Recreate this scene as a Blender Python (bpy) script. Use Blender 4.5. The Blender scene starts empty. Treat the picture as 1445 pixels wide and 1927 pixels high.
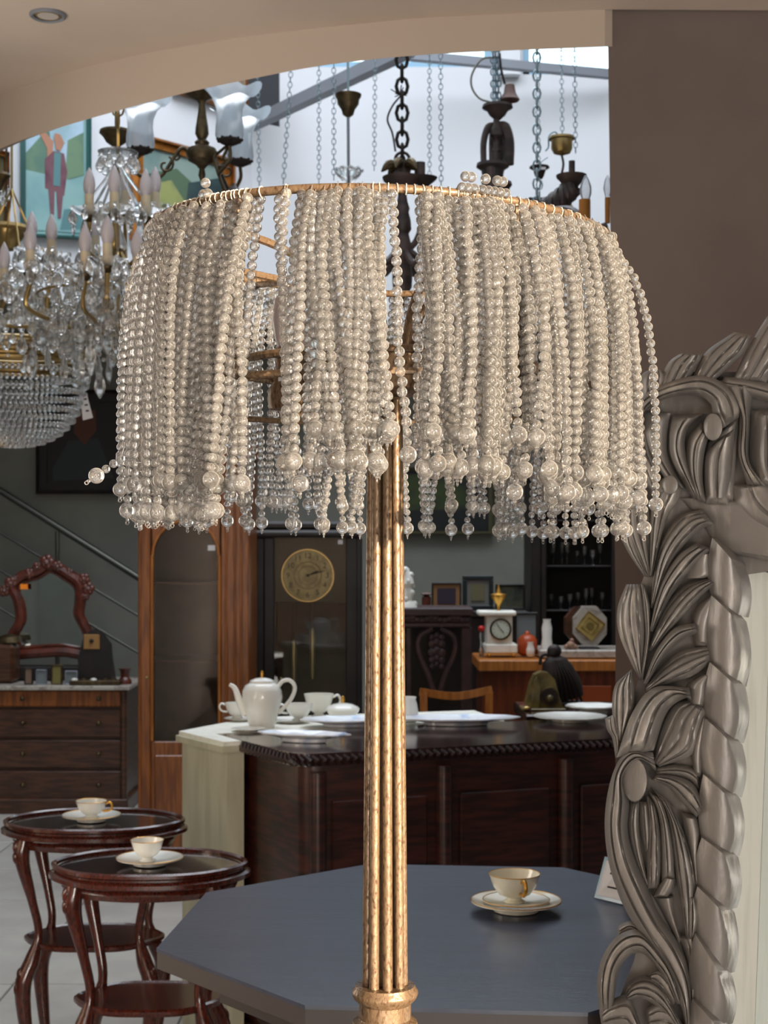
import bpy, math, random
import numpy as np
from math import sin, cos, pi, radians, sqrt
from mathutils import Vector, Matrix, noise

S = bpy.context.scene
COL = S.collection
random.seed(7)

# ---------------------------------------------------------------- camera
CZ = 1.42            # eye height
F = 2800.0           # focal length in pixels of the 1445x1927 frame
HY = 1040.0          # row of the horizon
cam_d = bpy.data.cameras.new('camera')
cam = bpy.data.objects.new('camera', cam_d); COL.objects.link(cam)
cam.location = (0, 0, CZ); cam.rotation_euler = (pi/2, 0, 0)
cam_d.sensor_fit = 'VERTICAL'; cam_d.sensor_height = 36; cam_d.sensor_width = 36
cam_d.lens = 36*F/1927
cam_d.shift_y = (HY-963.5)/1927
cam_d.clip_start = .05; cam_d.clip_end = 60
cam_d.dof.use_dof = True; cam_d.dof.focus_distance = 1.45; cam_d.dof.aperture_fstop = 19
S.camera = cam
S.view_settings.view_transform = 'Standard'; S.view_settings.look = 'None'
S.view_settings.gamma = 1; S.view_settings.use_curve_mapping = False
S.view_settings.exposure = 0.0
S.cycles.transparent_max_bounces = 16
S.cycles.max_bounces = 10
S.cycles.transmission_bounces = 10
S.cycles.glossy_bounces = 4
S.cycles.diffuse_bounces = 4
S.cycles.caustics_reflective = False
S.cycles.caustics_refractive = False

# ---------------------------------------------------------------- sky, sun, added fills, roof light
w = bpy.data.worlds.new('sky'); S.world = w; w.use_nodes = True
bg = w.node_tree.nodes['Background']; bg.inputs[0].default_value = (.62, .86, 1, 1); bg.inputs[1].default_value = 3.0

def light(name, typ, loc, target, energy, color, **kw):
    d = bpy.data.lights.new(name, typ); d.energy = energy; d.color = color
    for k, v in kw.items(): setattr(d, k, v)
    o = bpy.data.objects.new(name, d); COL.objects.link(o); o.location = loc
    o.rotation_euler = (Vector(target)-Vector(loc)).to_track_quat('-Z', 'Y').to_euler()
    return o
SUN = Vector((-.64, .76, -.13)).normalized()
light('sun', 'SUN', (4, -3, 3), Vector((4, -3, 3))+SUN, 22, (1, .81, .60), angle=radians(.8))
# added fill lamps for the front room, then daylight through the hall's roof glass
light('high_fill_light', 'AREA', (-.1, -2.85, 2.15), (0, 2, 1.5), 20, (1, .94, .88), shape='RECTANGLE', size=2.6, size_y=.7)  # added fill high behind the camera; no window is built there
light('low_fill_light', 'AREA', (.75, -2.7, .75), (-.1, 1.2, 1.9), 85, (1, .93, .85), shape='RECTANGLE', size=1.0, size_y=1.2)  # added fill low at the back right, for the ceiling and cream strip
light('ceiling_fill_light', 'AREA', (-.2, -.6, .06), (-.2, .3, 2.5), 68, (1, .94, .87), shape='RECTANGLE', size=2.2, size_y=2.0)  # added lamp facing up, stands in for sunlight bounced onto the ceiling
light('left_fill_light', 'AREA', (-1.52, 2.72, 1.5), (.4, 2.0, 1.3), 16, (1, .93, .84), shape='RECTANGLE', size=.6, size_y=1.3)  # added fill beside the solid left wall, for the mirror frame's left edges
light('roof_glass_light', 'AREA', (0, 6.0, 5.75), (0, 6.0, 0), 250, (.86, .92, 1), shape='RECTANGLE', size=4.6, size_y=3.6)

# ---------------------------------------------------------------- helpers
def lin(c):
    return tuple(((v/255)/12.92 if v/255 <= .04045 else ((v/255+.055)/1.055)**2.4) for v in c)+(1,)

def P(px, py, D):
    return Vector(((px-722.5)/F*D, D, CZ+(HY-py)/F*D))

MATS = {}
def mat(name, rgb, rough=.6, metal=0, rgb2=None, scale=8, stretch=(1, 1, 1), mixpos=(.4, .6), bump=0, bscale=None,
        rough2=None, coat=0, emit=None, detail=4, alpha=None, trans=0, ior=1.45, distort=0, subs=0):
    if name in MATS: return MATS[name]
    m = bpy.data.materials.new(name); m.use_nodes = True
    nt = m.node_tree; n = nt.nodes; L = nt.links
    b = n['Principled BSDF']
    b.inputs['Base Color'].default_value = lin(rgb)
    b.inputs['Roughness'].default_value = rough
    b.inputs['Metallic'].default_value = metal
    b.inputs['Coat Weight'].default_value = coat
    b.inputs['Coat Roughness'].default_value = .12
    b.inputs['Transmission Weight'].default_value = trans
    b.inputs['IOR'].default_value = ior
    if alpha is not None: b.inputs['Alpha'].default_value = alpha
    if emit:
        b.inputs['Emission Color'].default_value = lin(emit[0]); b.inputs['Emission Strength'].default_value = emit[1]
    tc = n.new('ShaderNodeTexCoord'); mp = n.new('ShaderNodeMapping'); L.new(tc.outputs['Object'], mp.inputs[0])
    mp.inputs['Scale'].default_value = stretch
    if rgb2 or bump:
        nz = n.new('ShaderNodeTexNoise'); nz.inputs['Scale'].default_value = scale; nz.inputs['Detail'].default_value = detail
        nz.inputs['Distortion'].default_value = distort
        L.new(mp.outputs[0], nz.inputs['Vector'])
    if rgb2:
        r = n.new('ShaderNodeValToRGB'); r.color_ramp.elements[0].position = mixpos[0]; r.color_ramp.elements[1].position = mixpos[1]
        r.color_ramp.elements[0].color = lin(rgb); r.color_ramp.elements[1].color = lin(rgb2)
        L.new(nz.outputs[0], r.inputs[0]); L.new(r.outputs[0], b.inputs['Base Color'])
        if rough2 is not None:
            mr = n.new('ShaderNodeMapRange'); mr.inputs['From Min'].default_value = mixpos[0]; mr.inputs['From Max'].default_value = mixpos[1]
            mr.inputs['To Min'].default_value = rough; mr.inputs['To Max'].default_value = rough2
            L.new(nz.outputs[0], mr.inputs[0]); L.new(mr.outputs[0], b.inputs['Roughness'])
    if bump:
        nz2 = n.new('ShaderNodeTexNoise'); nz2.inputs['Scale'].default_value = bscale or scale; nz2.inputs['Detail'].default_value = 4
        L.new(mp.outputs[0], nz2.inputs['Vector'])
        bp = n.new('ShaderNodeBump'); bp.inputs['Strength'].default_value = bump; bp.inputs['Distance'].default_value = .004
        L.new(nz2.outputs[0], bp.inputs['Height']); L.new(bp.outputs[0], b.inputs['Normal'])
    MATS[name] = m
    return m

def clear_mat(name, tint, clear_mid, clear_rim, glow=.5, rough=.03):
    """glass or acrylic: see-through in the middle, milky towards the rim, glossy on top"""
    m = bpy.data.materials.new(name); m.use_nodes = True
    nt = m.node_tree; n = nt.nodes; L = nt.links; n.clear()
    out = n.new('ShaderNodeOutputMaterial')
    tr = n.new('ShaderNodeBsdfTransparent'); tr.inputs[0].default_value = (.97, .97, .96, 1)
    df = n.new('ShaderNodeBsdfDiffuse'); df.inputs[0].default_value = lin(tint)
    tl = n.new('ShaderNodeBsdfTranslucent'); tl.inputs[0].default_value = lin(tint)
    gl = n.new('ShaderNodeBsdfGlossy'); gl.inputs[0].default_value = (1, 1, 1, 1); gl.inputs['Roughness'].default_value = rough
    a = n.new('ShaderNodeMixShader'); a.inputs[0].default_value = glow; L.new(df.outputs[0], a.inputs[1]); L.new(tl.outputs[0], a.inputs[2])
    lw = n.new('ShaderNodeLayerWeight'); lw.inputs[0].default_value = .5
    mr = n.new('ShaderNodeMapRange'); mr.inputs['From Min'].default_value = .25; mr.inputs['From Max'].default_value = .95
    mr.inputs['To Min'].default_value = 1-clear_mid; mr.inputs['To Max'].default_value = 1-clear_rim
    L.new(lw.outputs['Facing'], mr.inputs[0])
    bmx = n.new('ShaderNodeMixShader'); L.new(mr.outputs[0], bmx.inputs[0]); L.new(tr.outputs[0], bmx.inputs[1]); L.new(a.outputs[0], bmx.inputs[2])
    fr = n.new('ShaderNodeFresnel'); fr.inputs[0].default_value = 1.4
    c = n.new('ShaderNodeMixShader'); L.new(fr.outputs[0], c.inputs[0]); L.new(bmx.outputs[0], c.inputs[1]); L.new(gl.outputs[0], c.inputs[2])
    L.new(c.outputs[0], out.inputs[0])
    MATS[name] = m
    return m

def tube_frames(pts):
    pts = np.asarray(pts, float); n = len(pts)
    T = np.gradient(pts, axis=0); T /= np.linalg.norm(T, axis=1)[:, None]+1e-12
    ref = np.array([0, 0, 1.]) if abs(T[0][2]) < .9 else np.array([1., 0, 0])
    N = np.zeros_like(pts)
    v = ref-T[0]*ref.dot(T[0]); N[0] = v/np.linalg.norm(v)
    for i in range(1, n):
        v = N[i-1]-T[i]*N[i-1].dot(T[i]); N[i] = v/(np.linalg.norm(v)+1e-12)
    return pts, T, N, np.cross(T, N)

def smooth(pts, n):
    """Catmull-Rom resample"""
    p = np.asarray(pts, float)
    if len(p) < 3:
        t = np.linspace(0, 1, n)[:, None]; return p[0]*(1-t)+p[-1]*t
    q = np.vstack([2*p[0]-p[1], p, 2*p[-1]-p[-2]])
    seg = len(p)-1; out = []
    for u in np.linspace(0, seg, n):
        i = min(int(u), seg-1); t = u-i; a, b, c, d = q[i:i+4]
        out.append(.5*((2*b)+(c-a)*t+(2*a-5*b+4*c-d)*t*t+(3*b-a-3*c+d)*t**3))
    return np.array(out)

class MB:
    def __init__(s): s.v = []; s.f = []; s.n = 0; s.mi = []; s.cur = 0
    def add(s, v, f):
        s.v.extend([tuple(map(float, a)) for a in v]); s.f.extend([tuple(i+s.n for i in q) for q in f]); s.n += len(v)
        s.mi.extend([s.cur]*len(f)); return s
    def box(s, c, d, rz=0, bev=0):
        cx, cy, cz = c; x, y, z = d[0]/2, d[1]/2, d[2]/2; ca, sa = cos(rz), sin(rz)
        if bev:
            b = min(bev, x*.9, y*.9, z*.9); vs = []
            for zz, k in ((-z, b), (-z+b, 0), (z-b, 0), (z, b)):
                for (a, e) in ((-x+k+b*(k == 0), -y+k), (x-k-b*(k == 0), -y+k), (x-k, -y+k+b*(k == 0)), (x-k, y-k-b*(k == 0)),
                               (x-k-b*(k == 0), y-k), (-x+k+b*(k == 0), y-k), (-x+k, y-k-b*(k == 0)), (-x+k, -y+k+b*(k == 0))):
                    vs.append((cx+a*ca-e*sa, cy+a*sa+e*ca, cz+zz))
            f = [tuple(reversed(range(8))), tuple(range(24, 32))]
            for r in range(3):
                for i in range(8): j = (i+1) % 8; f.append((r*8+i, r*8+j, r*8+8+j, r*8+8+i))
            return s.add(vs, f)
        vs = [(cx+a*ca-e*sa, cy+a*sa+e*ca, cz+g) for g in (-z, z) for a, e in ((-x, -y), (x, -y), (x, y), (-x, y))]
        return s.add(vs, [(3, 2, 1, 0), (4, 5, 6, 7), (0, 1, 5, 4), (1, 2, 6, 5), (2, 3, 7, 6), (3, 0, 4, 7)])
    def bar(s, a, b, wx, wy=None):
        """rectangular bar from a to b"""
        return s.tube([a, b], wx/2*1.414, seg=4, rot=pi/4)
    def prism(s, poly, z0, z1):
        n = len(poly)
        if sum(poly[i][0]*poly[(i+1) % n][1]-poly[(i+1) % n][0]*poly[i][1] for i in range(n)) < 0: poly = poly[::-1]
        vs = [(x, y, z0) for x, y in poly]+[(x, y, z1) for x, y in poly]
        return s.add(vs, [tuple(reversed(range(n))), tuple(range(n, 2*n))]+[(i, (i+1) % n, n+(i+1) % n, n+i) for i in range(n)])
    def tube(s, pts, r, seg=8, caps=True, closed=False, rot=0, squash=1):
        pts = [tuple(p) for p in pts]
        if closed: pts = pts+[pts[0]]
        p, T, N, B = tube_frames(pts); n = len(p)
        rr = np.broadcast_to(np.asarray(r, float), (n,)); vs = []
        for i in range(n):
            for k in range(seg):
                a = 2*pi*k/seg+rot; vs.append(p[i]+rr[i]*(cos(a)*N[i]+sin(a)*squash*B[i]))
        f = [(i*seg+k, i*seg+(k+1) % seg, (i+1)*seg+(k+1) % seg, (i+1)*seg+k) for i in range(n-1) for k in range(seg)]
        if caps and not closed: f += [tuple(reversed(range(seg))), tuple(range((n-1)*seg, n*seg))]
        return s.add(vs, f)
    def lathe(s, c, prof, seg=20, sx=1, sy=1, a0=0):
        """prof: (radius, z) bottom to top or any order"""
        vs = []; n = len(prof)
        for r, z in prof:
            for k in range(seg):
                a = 2*pi*k/seg+a0; vs.append((c[0]+max(r, 1e-5)*cos(a)*sx, c[1]+max(r, 1e-5)*sin(a)*sy, c[2]+z))
        f = [(i*seg+k, i*seg+(k+1) % seg, (i+1)*seg+(k+1) % seg, (i+1)*seg+k) for i in range(n-1) for k in range(seg)]
        f += [tuple(reversed(range(seg))), tuple(range((n-1)*seg, n*seg))]
        return s.add(vs, f)
    def lathe_px(s, px, D, prof, seg=20):
        """prof: (half width px, row px) seen at depth D"""
        c = P(px, HY, D)
        pr = [(h/F*D, (HY-y)/F*D) for h, y in prof]
        if pr[0][1] > pr[-1][1]: pr = pr[::-1]
        return s.lathe(c, pr, seg)
    def ball(s, c, r, seg=10, rings=7, sc=(1, 1, 1)):
        vs = []; f = []
        vs.append((c[0], c[1], c[2]-r*sc[2]))
        for i in range(1, rings):
            t = pi*i/rings
            for k in range(seg):
                a = 2*pi*k/seg; vs.append((c[0]+r*sin(t)*cos(a)*sc[0], c[1]+r*sin(t)*sin(a)*sc[1], c[2]-r*cos(t)*sc[2]))
        vs.append((c[0], c[1], c[2]+r*sc[2])); e = len(vs)-1
        for k in range(seg):
            f.append((0, 1+(k+1) % seg, 1+k)); f.append((e, e-seg+k, e-seg+(k+1) % seg))
        for i in range(rings-2):
            for k in range(seg): f.append((1+i*seg+k, 1+i*seg+(k+1) % seg, 1+(i+1)*seg+(k+1) % seg, 1+(i+1)*seg+k))
        return s.add(vs, f)
    def torus(s, c, R, r, ax='z', seg=16, s2=6, sc=(1, 1)):
        pts = []
        for k in range(seg):
            a = 2*pi*k/seg; u, v = R*cos(a)*sc[0], R*sin(a)*sc[1]
            pts.append({'z': (c[0]+u, c[1]+v, c[2]), 'y': (c[0]+u, c[1], c[2]+v), 'x': (c[0], c[1]+u, c[2]+v)}[ax])
        return s.tube(pts, r, seg=s2, closed=True)
    def chain(s, a, b, link=.02, r=.0022, wid=.35):
        """alternating oval links from a to b"""
        a = np.array(a, float); b = np.array(b, float); Ln = np.linalg.norm(b-a); t = (b-a)/Ln
        n = max(2, int(Ln/(link*.82))); st = Ln/n
        u = np.cross(t, (0, 1, 0.01)); u /= np.linalg.norm(u); v = np.cross(t, u)
        for i in range(n):
            c = a+t*st*(i+.5); q = u if i % 2 else v; pts = []
            for k in range(8):
                an = 2*pi*k/8; pts.append(c+t*link*.56*cos(an)+q*link*wid*sin(an))
            s.tube(pts, r, seg=4, closed=True)
        return s
    def flat(s, pts, th, nrm):
        """planar polygon of 3D points thickened along nrm"""
        n = len(pts); nrm = Vector(nrm)
        vs = [tuple(Vector(p)) for p in pts]+[tuple(Vector(p)+nrm*th) for p in pts]
        return s.add(vs, [tuple(range(n)), tuple(reversed(range(n, 2*n)))]+[(i, n+i, n+(i+1) % n, (i+1) % n) for i in range(n)])
    def build(s, name, m, parent=None, smooth_=True, **kw):
        return mesh(name, s, m, parent, smooth_, **kw)

def mesh(name, mb, m, parent=None, sm=True, base=True, angle=40):
    v = np.array(mb.v)
    if parent is not None:
        o0 = np.array(parent['_o']) if '_o' in parent else np.zeros(3)
    else:
        o0 = np.array([(v[:, 0].min()+v[:, 0].max())/2, (v[:, 1].min()+v[:, 1].max())/2, v[:, 2].min()]) if base else np.zeros(3)
    me = bpy.data.meshes.new(name); me.from_pydata((v-o0).tolist(), [], mb.f)
    ms = m if isinstance(m, (list, tuple)) else [m]
    for x in ms: me.materials.append(x)
    if len(ms) > 1: me.polygons.foreach_set('material_index', mb.mi)
    if sm:
        me.polygons.foreach_set('use_smooth', [True]*len(me.polygons))
        if angle < 180: me.set_sharp_from_angle(angle=radians(angle))
    me.update()
    o = bpy.data.objects.new(name, me); COL.objects.link(o)
    if parent is not None: o.parent = parent
    else: o.location = o0
    if parent is not None: pass
    ORG[o.name] = tuple(o0)
    o['_o'] = tuple(o0)
    return o
ORG = {}

def thing(name, label, cat, loc, group=None):
    o = bpy.data.objects.new(name, None); COL.objects.link(o); o.location = loc
    o.empty_display_size = .05
    o['_o'] = tuple(loc); o['label'] = label; o['category'] = cat
    if group: o['group'] = group
    return o
def tag(o, label, cat, group=None, kind=None):
    o['label'] = label; o['category'] = cat
    if group: o['group'] = group
    if kind: o['kind'] = kind
    return o
def struct(o, kind='structure'):
    o['kind'] = kind; return o
def copy_tree(o, parent=None):
    c = o.copy(); COL.objects.link(c); c.parent = parent
    for ch in list(o.children): copy_tree(ch, c)
    return c
def text(name, s, size, loc, rot, m, parent, ext=.0004, align='CENTER'):
    cu = bpy.data.curves.new(name, 'FONT'); cu.body = s; cu.size = size; cu.align_x = align; cu.align_y = 'CENTER'; cu.extrude = ext
    t = bpy.data.objects.new(name, cu); COL.objects.link(t)
    me = bpy.data.meshes.new_from_object(t); bpy.data.objects.remove(t)
    me.materials.append(m); o = bpy.data.objects.new(name, me); COL.objects.link(o)
    o.parent = parent; o.location = Vector(loc)-Vector(parent['_o']); o.rotation_euler = rot
    return o

# ---------------------------------------------------------------- materials
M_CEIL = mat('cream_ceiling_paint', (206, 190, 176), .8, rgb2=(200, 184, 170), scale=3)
M_BAND = mat('ceiling_paint_shaded', (182, 168, 154), .8)  # ceiling cream made darker: the downstand's shade is put into its colour
M_PIER = mat('taupe_wall_paint', (112, 100, 95), .85, rgb2=(106, 95, 90), scale=4, bump=.05, bscale=60)
M_WHITE = mat('white_hall_paint', (226, 228, 232), .8)
M_GREYW = mat('grey_wall_paint', (132, 131, 122), .85, rgb2=(125, 124, 116), scale=3)
M_FLOOR = mat('pale_floor_tile', (190, 186, 178), .35, rgb2=(180, 175, 168), scale=5)
M_GROUT = mat('floor_grout', (140, 136, 130), .8)
M_STEEL = mat('grey_steel', (130, 134, 142), .5, .3)
M_RAIL = mat('brushed_rail', (92, 92, 86), .35, .8)
M_LEAF = mat('silver_leaf_gilding', (112, 92, 70), .33, .45, rgb2=(64, 42, 24), scale=330, stretch=(1, 1, .45), mixpos=(.47, .70), rough2=.7, bump=.25, bscale=160, detail=6)
M_CARVE = mat('silver_grey_carved_wood', (126, 121, 116), .40, .30, rgb2=(168, 160, 150), scale=34, mixpos=(.56, .74), detail=7, bump=.4, bscale=60, stretch=(1, 1, .35))
M_CREAM = mat('cream_painted_wood', (244, 242, 230), .5, rgb2=(226, 224, 210), scale=40, stretch=(1, 1, .15), mixpos=(.5, .75))
M_CREAMD = mat('old_cream_paint', (206, 203, 176), .55, rgb2=(192, 188, 162), scale=20, stretch=(1, 1, .15))
M_INNER = mat('dark_interior_board', (70, 46, 24), .6, rgb2=(54, 34, 18), scale=8)
M_MIRROR = mat('mirror_glass', (215, 222, 220), .02, 1)
def acrylic(name, tint, clear, milky_mid, milky_rim, ior):
    """clear cast acrylic: mostly refracting, partly straight-through, a little milky towards the rim"""
    m = bpy.data.materials.new(name); m.use_nodes = True
    nt = m.node_tree; n = nt.nodes; L = nt.links; n.clear()
    out = n.new('ShaderNodeOutputMaterial')
    gl = n.new('ShaderNodeBsdfGlass'); gl.inputs['Color'].default_value = (1, .995, .985, 1); gl.inputs['IOR'].default_value = ior; gl.inputs['Roughness'].default_value = 0
    tr = n.new('ShaderNodeBsdfTransparent'); tr.inputs[0].default_value = (1, .995, .985, 1)
    df = n.new('ShaderNodeBsdfDiffuse'); df.inputs[0].default_value = lin(tint)
    tl = n.new('ShaderNodeBsdfTranslucent'); tl.inputs[0].default_value = lin(tint)
    a = n.new('ShaderNodeMixShader'); a.inputs[0].default_value = .5; L.new(df.outputs[0], a.inputs[1]); L.new(tl.outputs[0], a.inputs[2])
    g = n.new('ShaderNodeMixShader'); g.inputs[0].default_value = clear; L.new(gl.outputs[0], g.inputs[1]); L.new(tr.outputs[0], g.inputs[2])
    lw = n.new('ShaderNodeLayerWeight'); lw.inputs[0].default_value = .5
    mr = n.new('ShaderNodeMapRange'); mr.inputs['From Min'].default_value = .45; mr.inputs['From Max'].default_value = .95
    mr.inputs['To Min'].default_value = milky_mid; mr.inputs['To Max'].default_value = milky_rim
    L.new(lw.outputs['Facing'], mr.inputs[0])
    c = n.new('ShaderNodeMixShader'); L.new(mr.outputs[0], c.inputs[0]); L.new(g.outputs[0], c.inputs[1]); L.new(a.outputs[0], c.inputs[2])
    gs = n.new('ShaderNodeBsdfGlossy'); gs.inputs['Roughness'].default_value = .12
    fr = n.new('ShaderNodeFresnel'); fr.inputs[0].default_value = 1.3
    e = n.new('ShaderNodeMixShader'); L.new(fr.outputs[0], e.inputs[0]); L.new(c.outputs[0], e.inputs[1]); L.new(gs.outputs[0], e.inputs[2])
    L.new(e.outputs[0], out.inputs[0]); MATS[name] = m; return m
M_BEADS = acrylic('clear_acrylic_beads', (255, 250, 242), .38, .055, .55, 1.45)
M_CRYS = acrylic('chandelier_crystal', (235, 240, 250), .30, .05, .25, 1.55)
M_BALL = clear_mat('clear_acrylic_balls', (255, 242, 226), .74, .10, .5)
M_FROST = mat('frosted_glass', (196, 214, 226), .5, trans=.0, alpha=None)
M_BLUE = mat('slate_blue_table_paint', (66, 72, 89), .34, rgb2=(61, 67, 83), scale=6, stretch=(1, 6, 1), bump=.12, bscale=30, coat=.2)
M_BLUEEDGE = mat('dark_table_edge_paint', (74, 68, 66), .5)
M_MAHOG = mat('dark_mahogany', (66, 28, 20), .42, rgb2=(34, 14, 11), scale=9, stretch=(1, 1, 8), coat=.25)
M_MAHOGX = mat('red_mahogany_table', (84, 34, 22), .22, rgb2=(56, 22, 15), scale=60, stretch=(3, 3, 1), coat=.7)
M_MAHTOP = mat('dark_polished_top', (52, 32, 30), .14, rgb2=(40, 24, 22), scale=9, stretch=(1, 6, 1), coat=.6)
M_PINE = mat('honey_brown_wood', (148, 84, 32), .35, rgb2=(112, 58, 20), scale=11, stretch=(6, 6, .6), coat=.3)
M_PINEL = mat('light_brown_wood', (178, 110, 46), .4, rgb2=(150, 88, 34), scale=11, stretch=(6, 6, .6))
M_CHEST = mat('walnut_chest', (80, 48, 30), .4, rgb2=(56, 31, 18), scale=8, stretch=(1, 1, 7), coat=.2)
M_CARVED = mat('red_brown_carving', (96, 40, 24), .35, rgb2=(70, 26, 16), scale=30, coat=.4)
M_BLACKW = mat('black_wood', (22, 17, 16), .5, rgb2=(34, 25, 22), scale=9)
M_PURP = mat('plum_dark_wood', (62, 38, 38), .5, rgb2=(46, 28, 28), scale=20)
M_PORC = mat('white_porcelain', (236, 234, 226), .16, coat=.6)
M_PORCB = mat('blue_flowered_porcelain', (232, 234, 240), .16, rgb2=(176, 194, 226), scale=14, mixpos=(.58, .70), coat=.6)
M_GOLD = mat('gilt_trim', (214, 160, 72), .3, .8)
M_BRASS = mat('polished_brass', (168, 142, 92), .3, .85)
M_OLDBR = mat('aged_bronze', (96, 82, 58), .45, .8, rgb2=(70, 58, 42), scale=30)
M_DARKBR = mat('dark_iron', (50, 42, 40), .5, .5)
M_DKWOOD = mat('dark_stained_lamp_wood', (70, 56, 52), .5, rgb2=(44, 34, 32), scale=12, stretch=(1, 1, 3))
M_CHAINS = mat('galvanised_chain', (150, 170, 180), .4, .7)
M_CHAIND = mat('blackened_chain', (52, 48, 44), .5, .7)
M_CAND = mat('ivory_candle_sleeve', (214, 200, 172), .5)
M_BULB = clear_mat('milky_bulb_glass', (250, 240, 242), .12, .1, .5, .1)
M_BULBC = clear_mat('clear_bulb_glass', (220, 226, 240), .7, .2, .5, .05)
M_PAPER = mat('white_paper', (226, 224, 226), .8)
M_INK = mat('black_ink', (30, 26, 26), .8)
M_GILT = mat('gilded_frame', (176, 110, 40), .35, .6, rgb2=(140, 84, 34), scale=20)
M_MARBLE = mat('grey_marble', (176, 168, 158), .3, rgb2=(120, 106, 96), scale=12, mixpos=(.5, .7), distort=2)
M_ONYX = mat('green_brown_onyx', (120, 104, 54), .3, rgb2=(88, 76, 40), scale=18, coat=.4)
M_DIAL = mat('gold_clock_dial', (200, 178, 108), .4, rgb2=(170, 148, 84), scale=30)
M_DIALW = mat('pale_clock_dial', (206, 214, 196), .5)
M_GLASS = clear_mat('window_glass', (200, 210, 215), .995, .95, .5, .02)
# ================================================================= the building
def quad_box(name, c, d, m, **k): return struct(MB().box(c, d).build(name, m, None, False))
# floor with recessed tile joints
struct(MB().box((0, 3.5, -.06), (6.4, 14, .10)).build('floor', M_GROUT, None, False))
floor = bpy.data.objects['floor']
tile_me = None
for ix in range(-5, 5):
    for iy in range(0, 10):
        cx, cy = -.02+ix*.6+.3, 3.4+iy*.6
        if tile_me is None:
            o = MB().box((0, 0, -.005), (.592, .592, .01), bev=.002).build('tile', M_FLOOR, None, False); tile_me = o.data
            COL.objects.unlink(o); base_t = o; base_t.location = (0, 0, 0)
        t = bpy.data.objects.new('tile', tile_me); COL.objects.link(t); t.parent = floor
        t.location = Vector((cx, cy, -.0005-.01*1)) - Vector(floor['_o'])+Vector((0, 0, .0))
bpy.data.objects.remove(base_t)

# ceiling of the front room: its far edge sweeps in a curve and ends in a downstand
edge_u = [(-150, 245), (0, 179), (83, 150), (166, 125), (332, 90), (498, 65), (706, 42), (830, 32), (1138, 18)]
edge_l = [(-150, 352), (0, 280), (83, 250), (166, 224), (332, 179), (465, 150), (623, 121), (830, 101), (1138, 88)]
CEIL = 2.56
def interp(e, x):
    xs = [a for a, _ in e]; ys = [b for _, b in e]; return float(np.interp(x, xs, ys))
sm_u = smooth(edge_u, 40); sm_l = smooth(edge_l, 80)
cu = []; cl = []
for x, y in sm_u:
    D = (CEIL-CZ)*F/(HY-y); yl = float(np.interp(x, sm_l[:, 0], sm_l[:, 1]))
    cu.append(P(x, y, D)); cl.append(P(x, yl, D))

mb = MB()
poly = [(p.x, p.y) for p in cu]+[(1.6, 3.14), (1.6, -3), (-1.9, -3), (-1.9, cu[0].y)]
mb.prism(poly, CEIL, CEIL+.12)
struct(mb.build('ceiling', M_CEIL, None, False))
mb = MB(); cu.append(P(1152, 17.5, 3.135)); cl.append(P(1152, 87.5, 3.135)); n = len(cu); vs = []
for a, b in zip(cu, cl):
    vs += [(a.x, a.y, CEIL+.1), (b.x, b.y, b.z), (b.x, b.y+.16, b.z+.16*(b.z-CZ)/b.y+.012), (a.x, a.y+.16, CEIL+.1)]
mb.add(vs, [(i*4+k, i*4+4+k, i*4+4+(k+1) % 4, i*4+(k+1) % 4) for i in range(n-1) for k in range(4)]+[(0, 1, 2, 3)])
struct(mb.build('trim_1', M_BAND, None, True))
# solid front-room walls; the right one has an added opening that keeps the sun on the lamp
def wallbox(name, x0, x1, y0, y1, z0, z1, m, parent=None):
    o = MB().box(((x0+x1)/2, (y0+y1)/2, (z0+z1)/2), (x1-x0, y1-y0, z1-z0)).build(name, m, parent, False)
    if parent is None: struct(o)
    return o
mb = MB()
WX = -1.6
SY0, SY1, SZ0, SZ1 = -.75, .42, 1.12, 2.10
for (y0, y1, z0, z1) in ((-3, SY0, 0, CEIL), (SY1, 3.1, 0, CEIL), (SY0, SY1, 0, SZ0), (SY0, SY1, SZ1, CEIL)):
    mb.box((1.36, (y0+y1)/2, (z0+z1)/2), (.12, y1-y0, z1-z0))
struct(mb.build('wall_right', M_PIER, None, False))
wallbox('wall_left', WX-.12, WX, -3, 3.1, 0, CEIL, M_CEIL)
wallbox('wall_back', -1.72, 1.42, -3.12, -3, 0, CEIL, M_CEIL)
# pier on the right between the two rooms
mb = MB()
xt, xb = P(1139, 0, 3.14).x, P(1158, 0, 3.14).x
mb.add([(xb, 3.14, 0), (1.42, 3.14, 0), (1.42, 3.5, 0), (xb*1.14, 3.5, 0), (xb, 3.14, CZ-.1), (1.42, 3.14, CZ-.1), (1.42, 3.5, CZ-.1), (xb*1.14, 3.5, CZ-.1),
        (xt, 3.14, 2.9), (1.42, 3.14, 2.9), (1.42, 3.5, 2.9), (xt*1.14, 3.5, 2.9)],
       [(0, 1, 5, 4), (1, 2, 6, 5), (2, 3, 7, 6), (3, 0, 4, 7), (4, 5, 9, 8), (5, 6, 10, 9), (6, 7, 11, 10), (7, 4, 8, 11), (8, 9, 10, 11), (3, 2, 1, 0)])
struct(mb.build('wall_pier', M_PIER, None, False))
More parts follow.
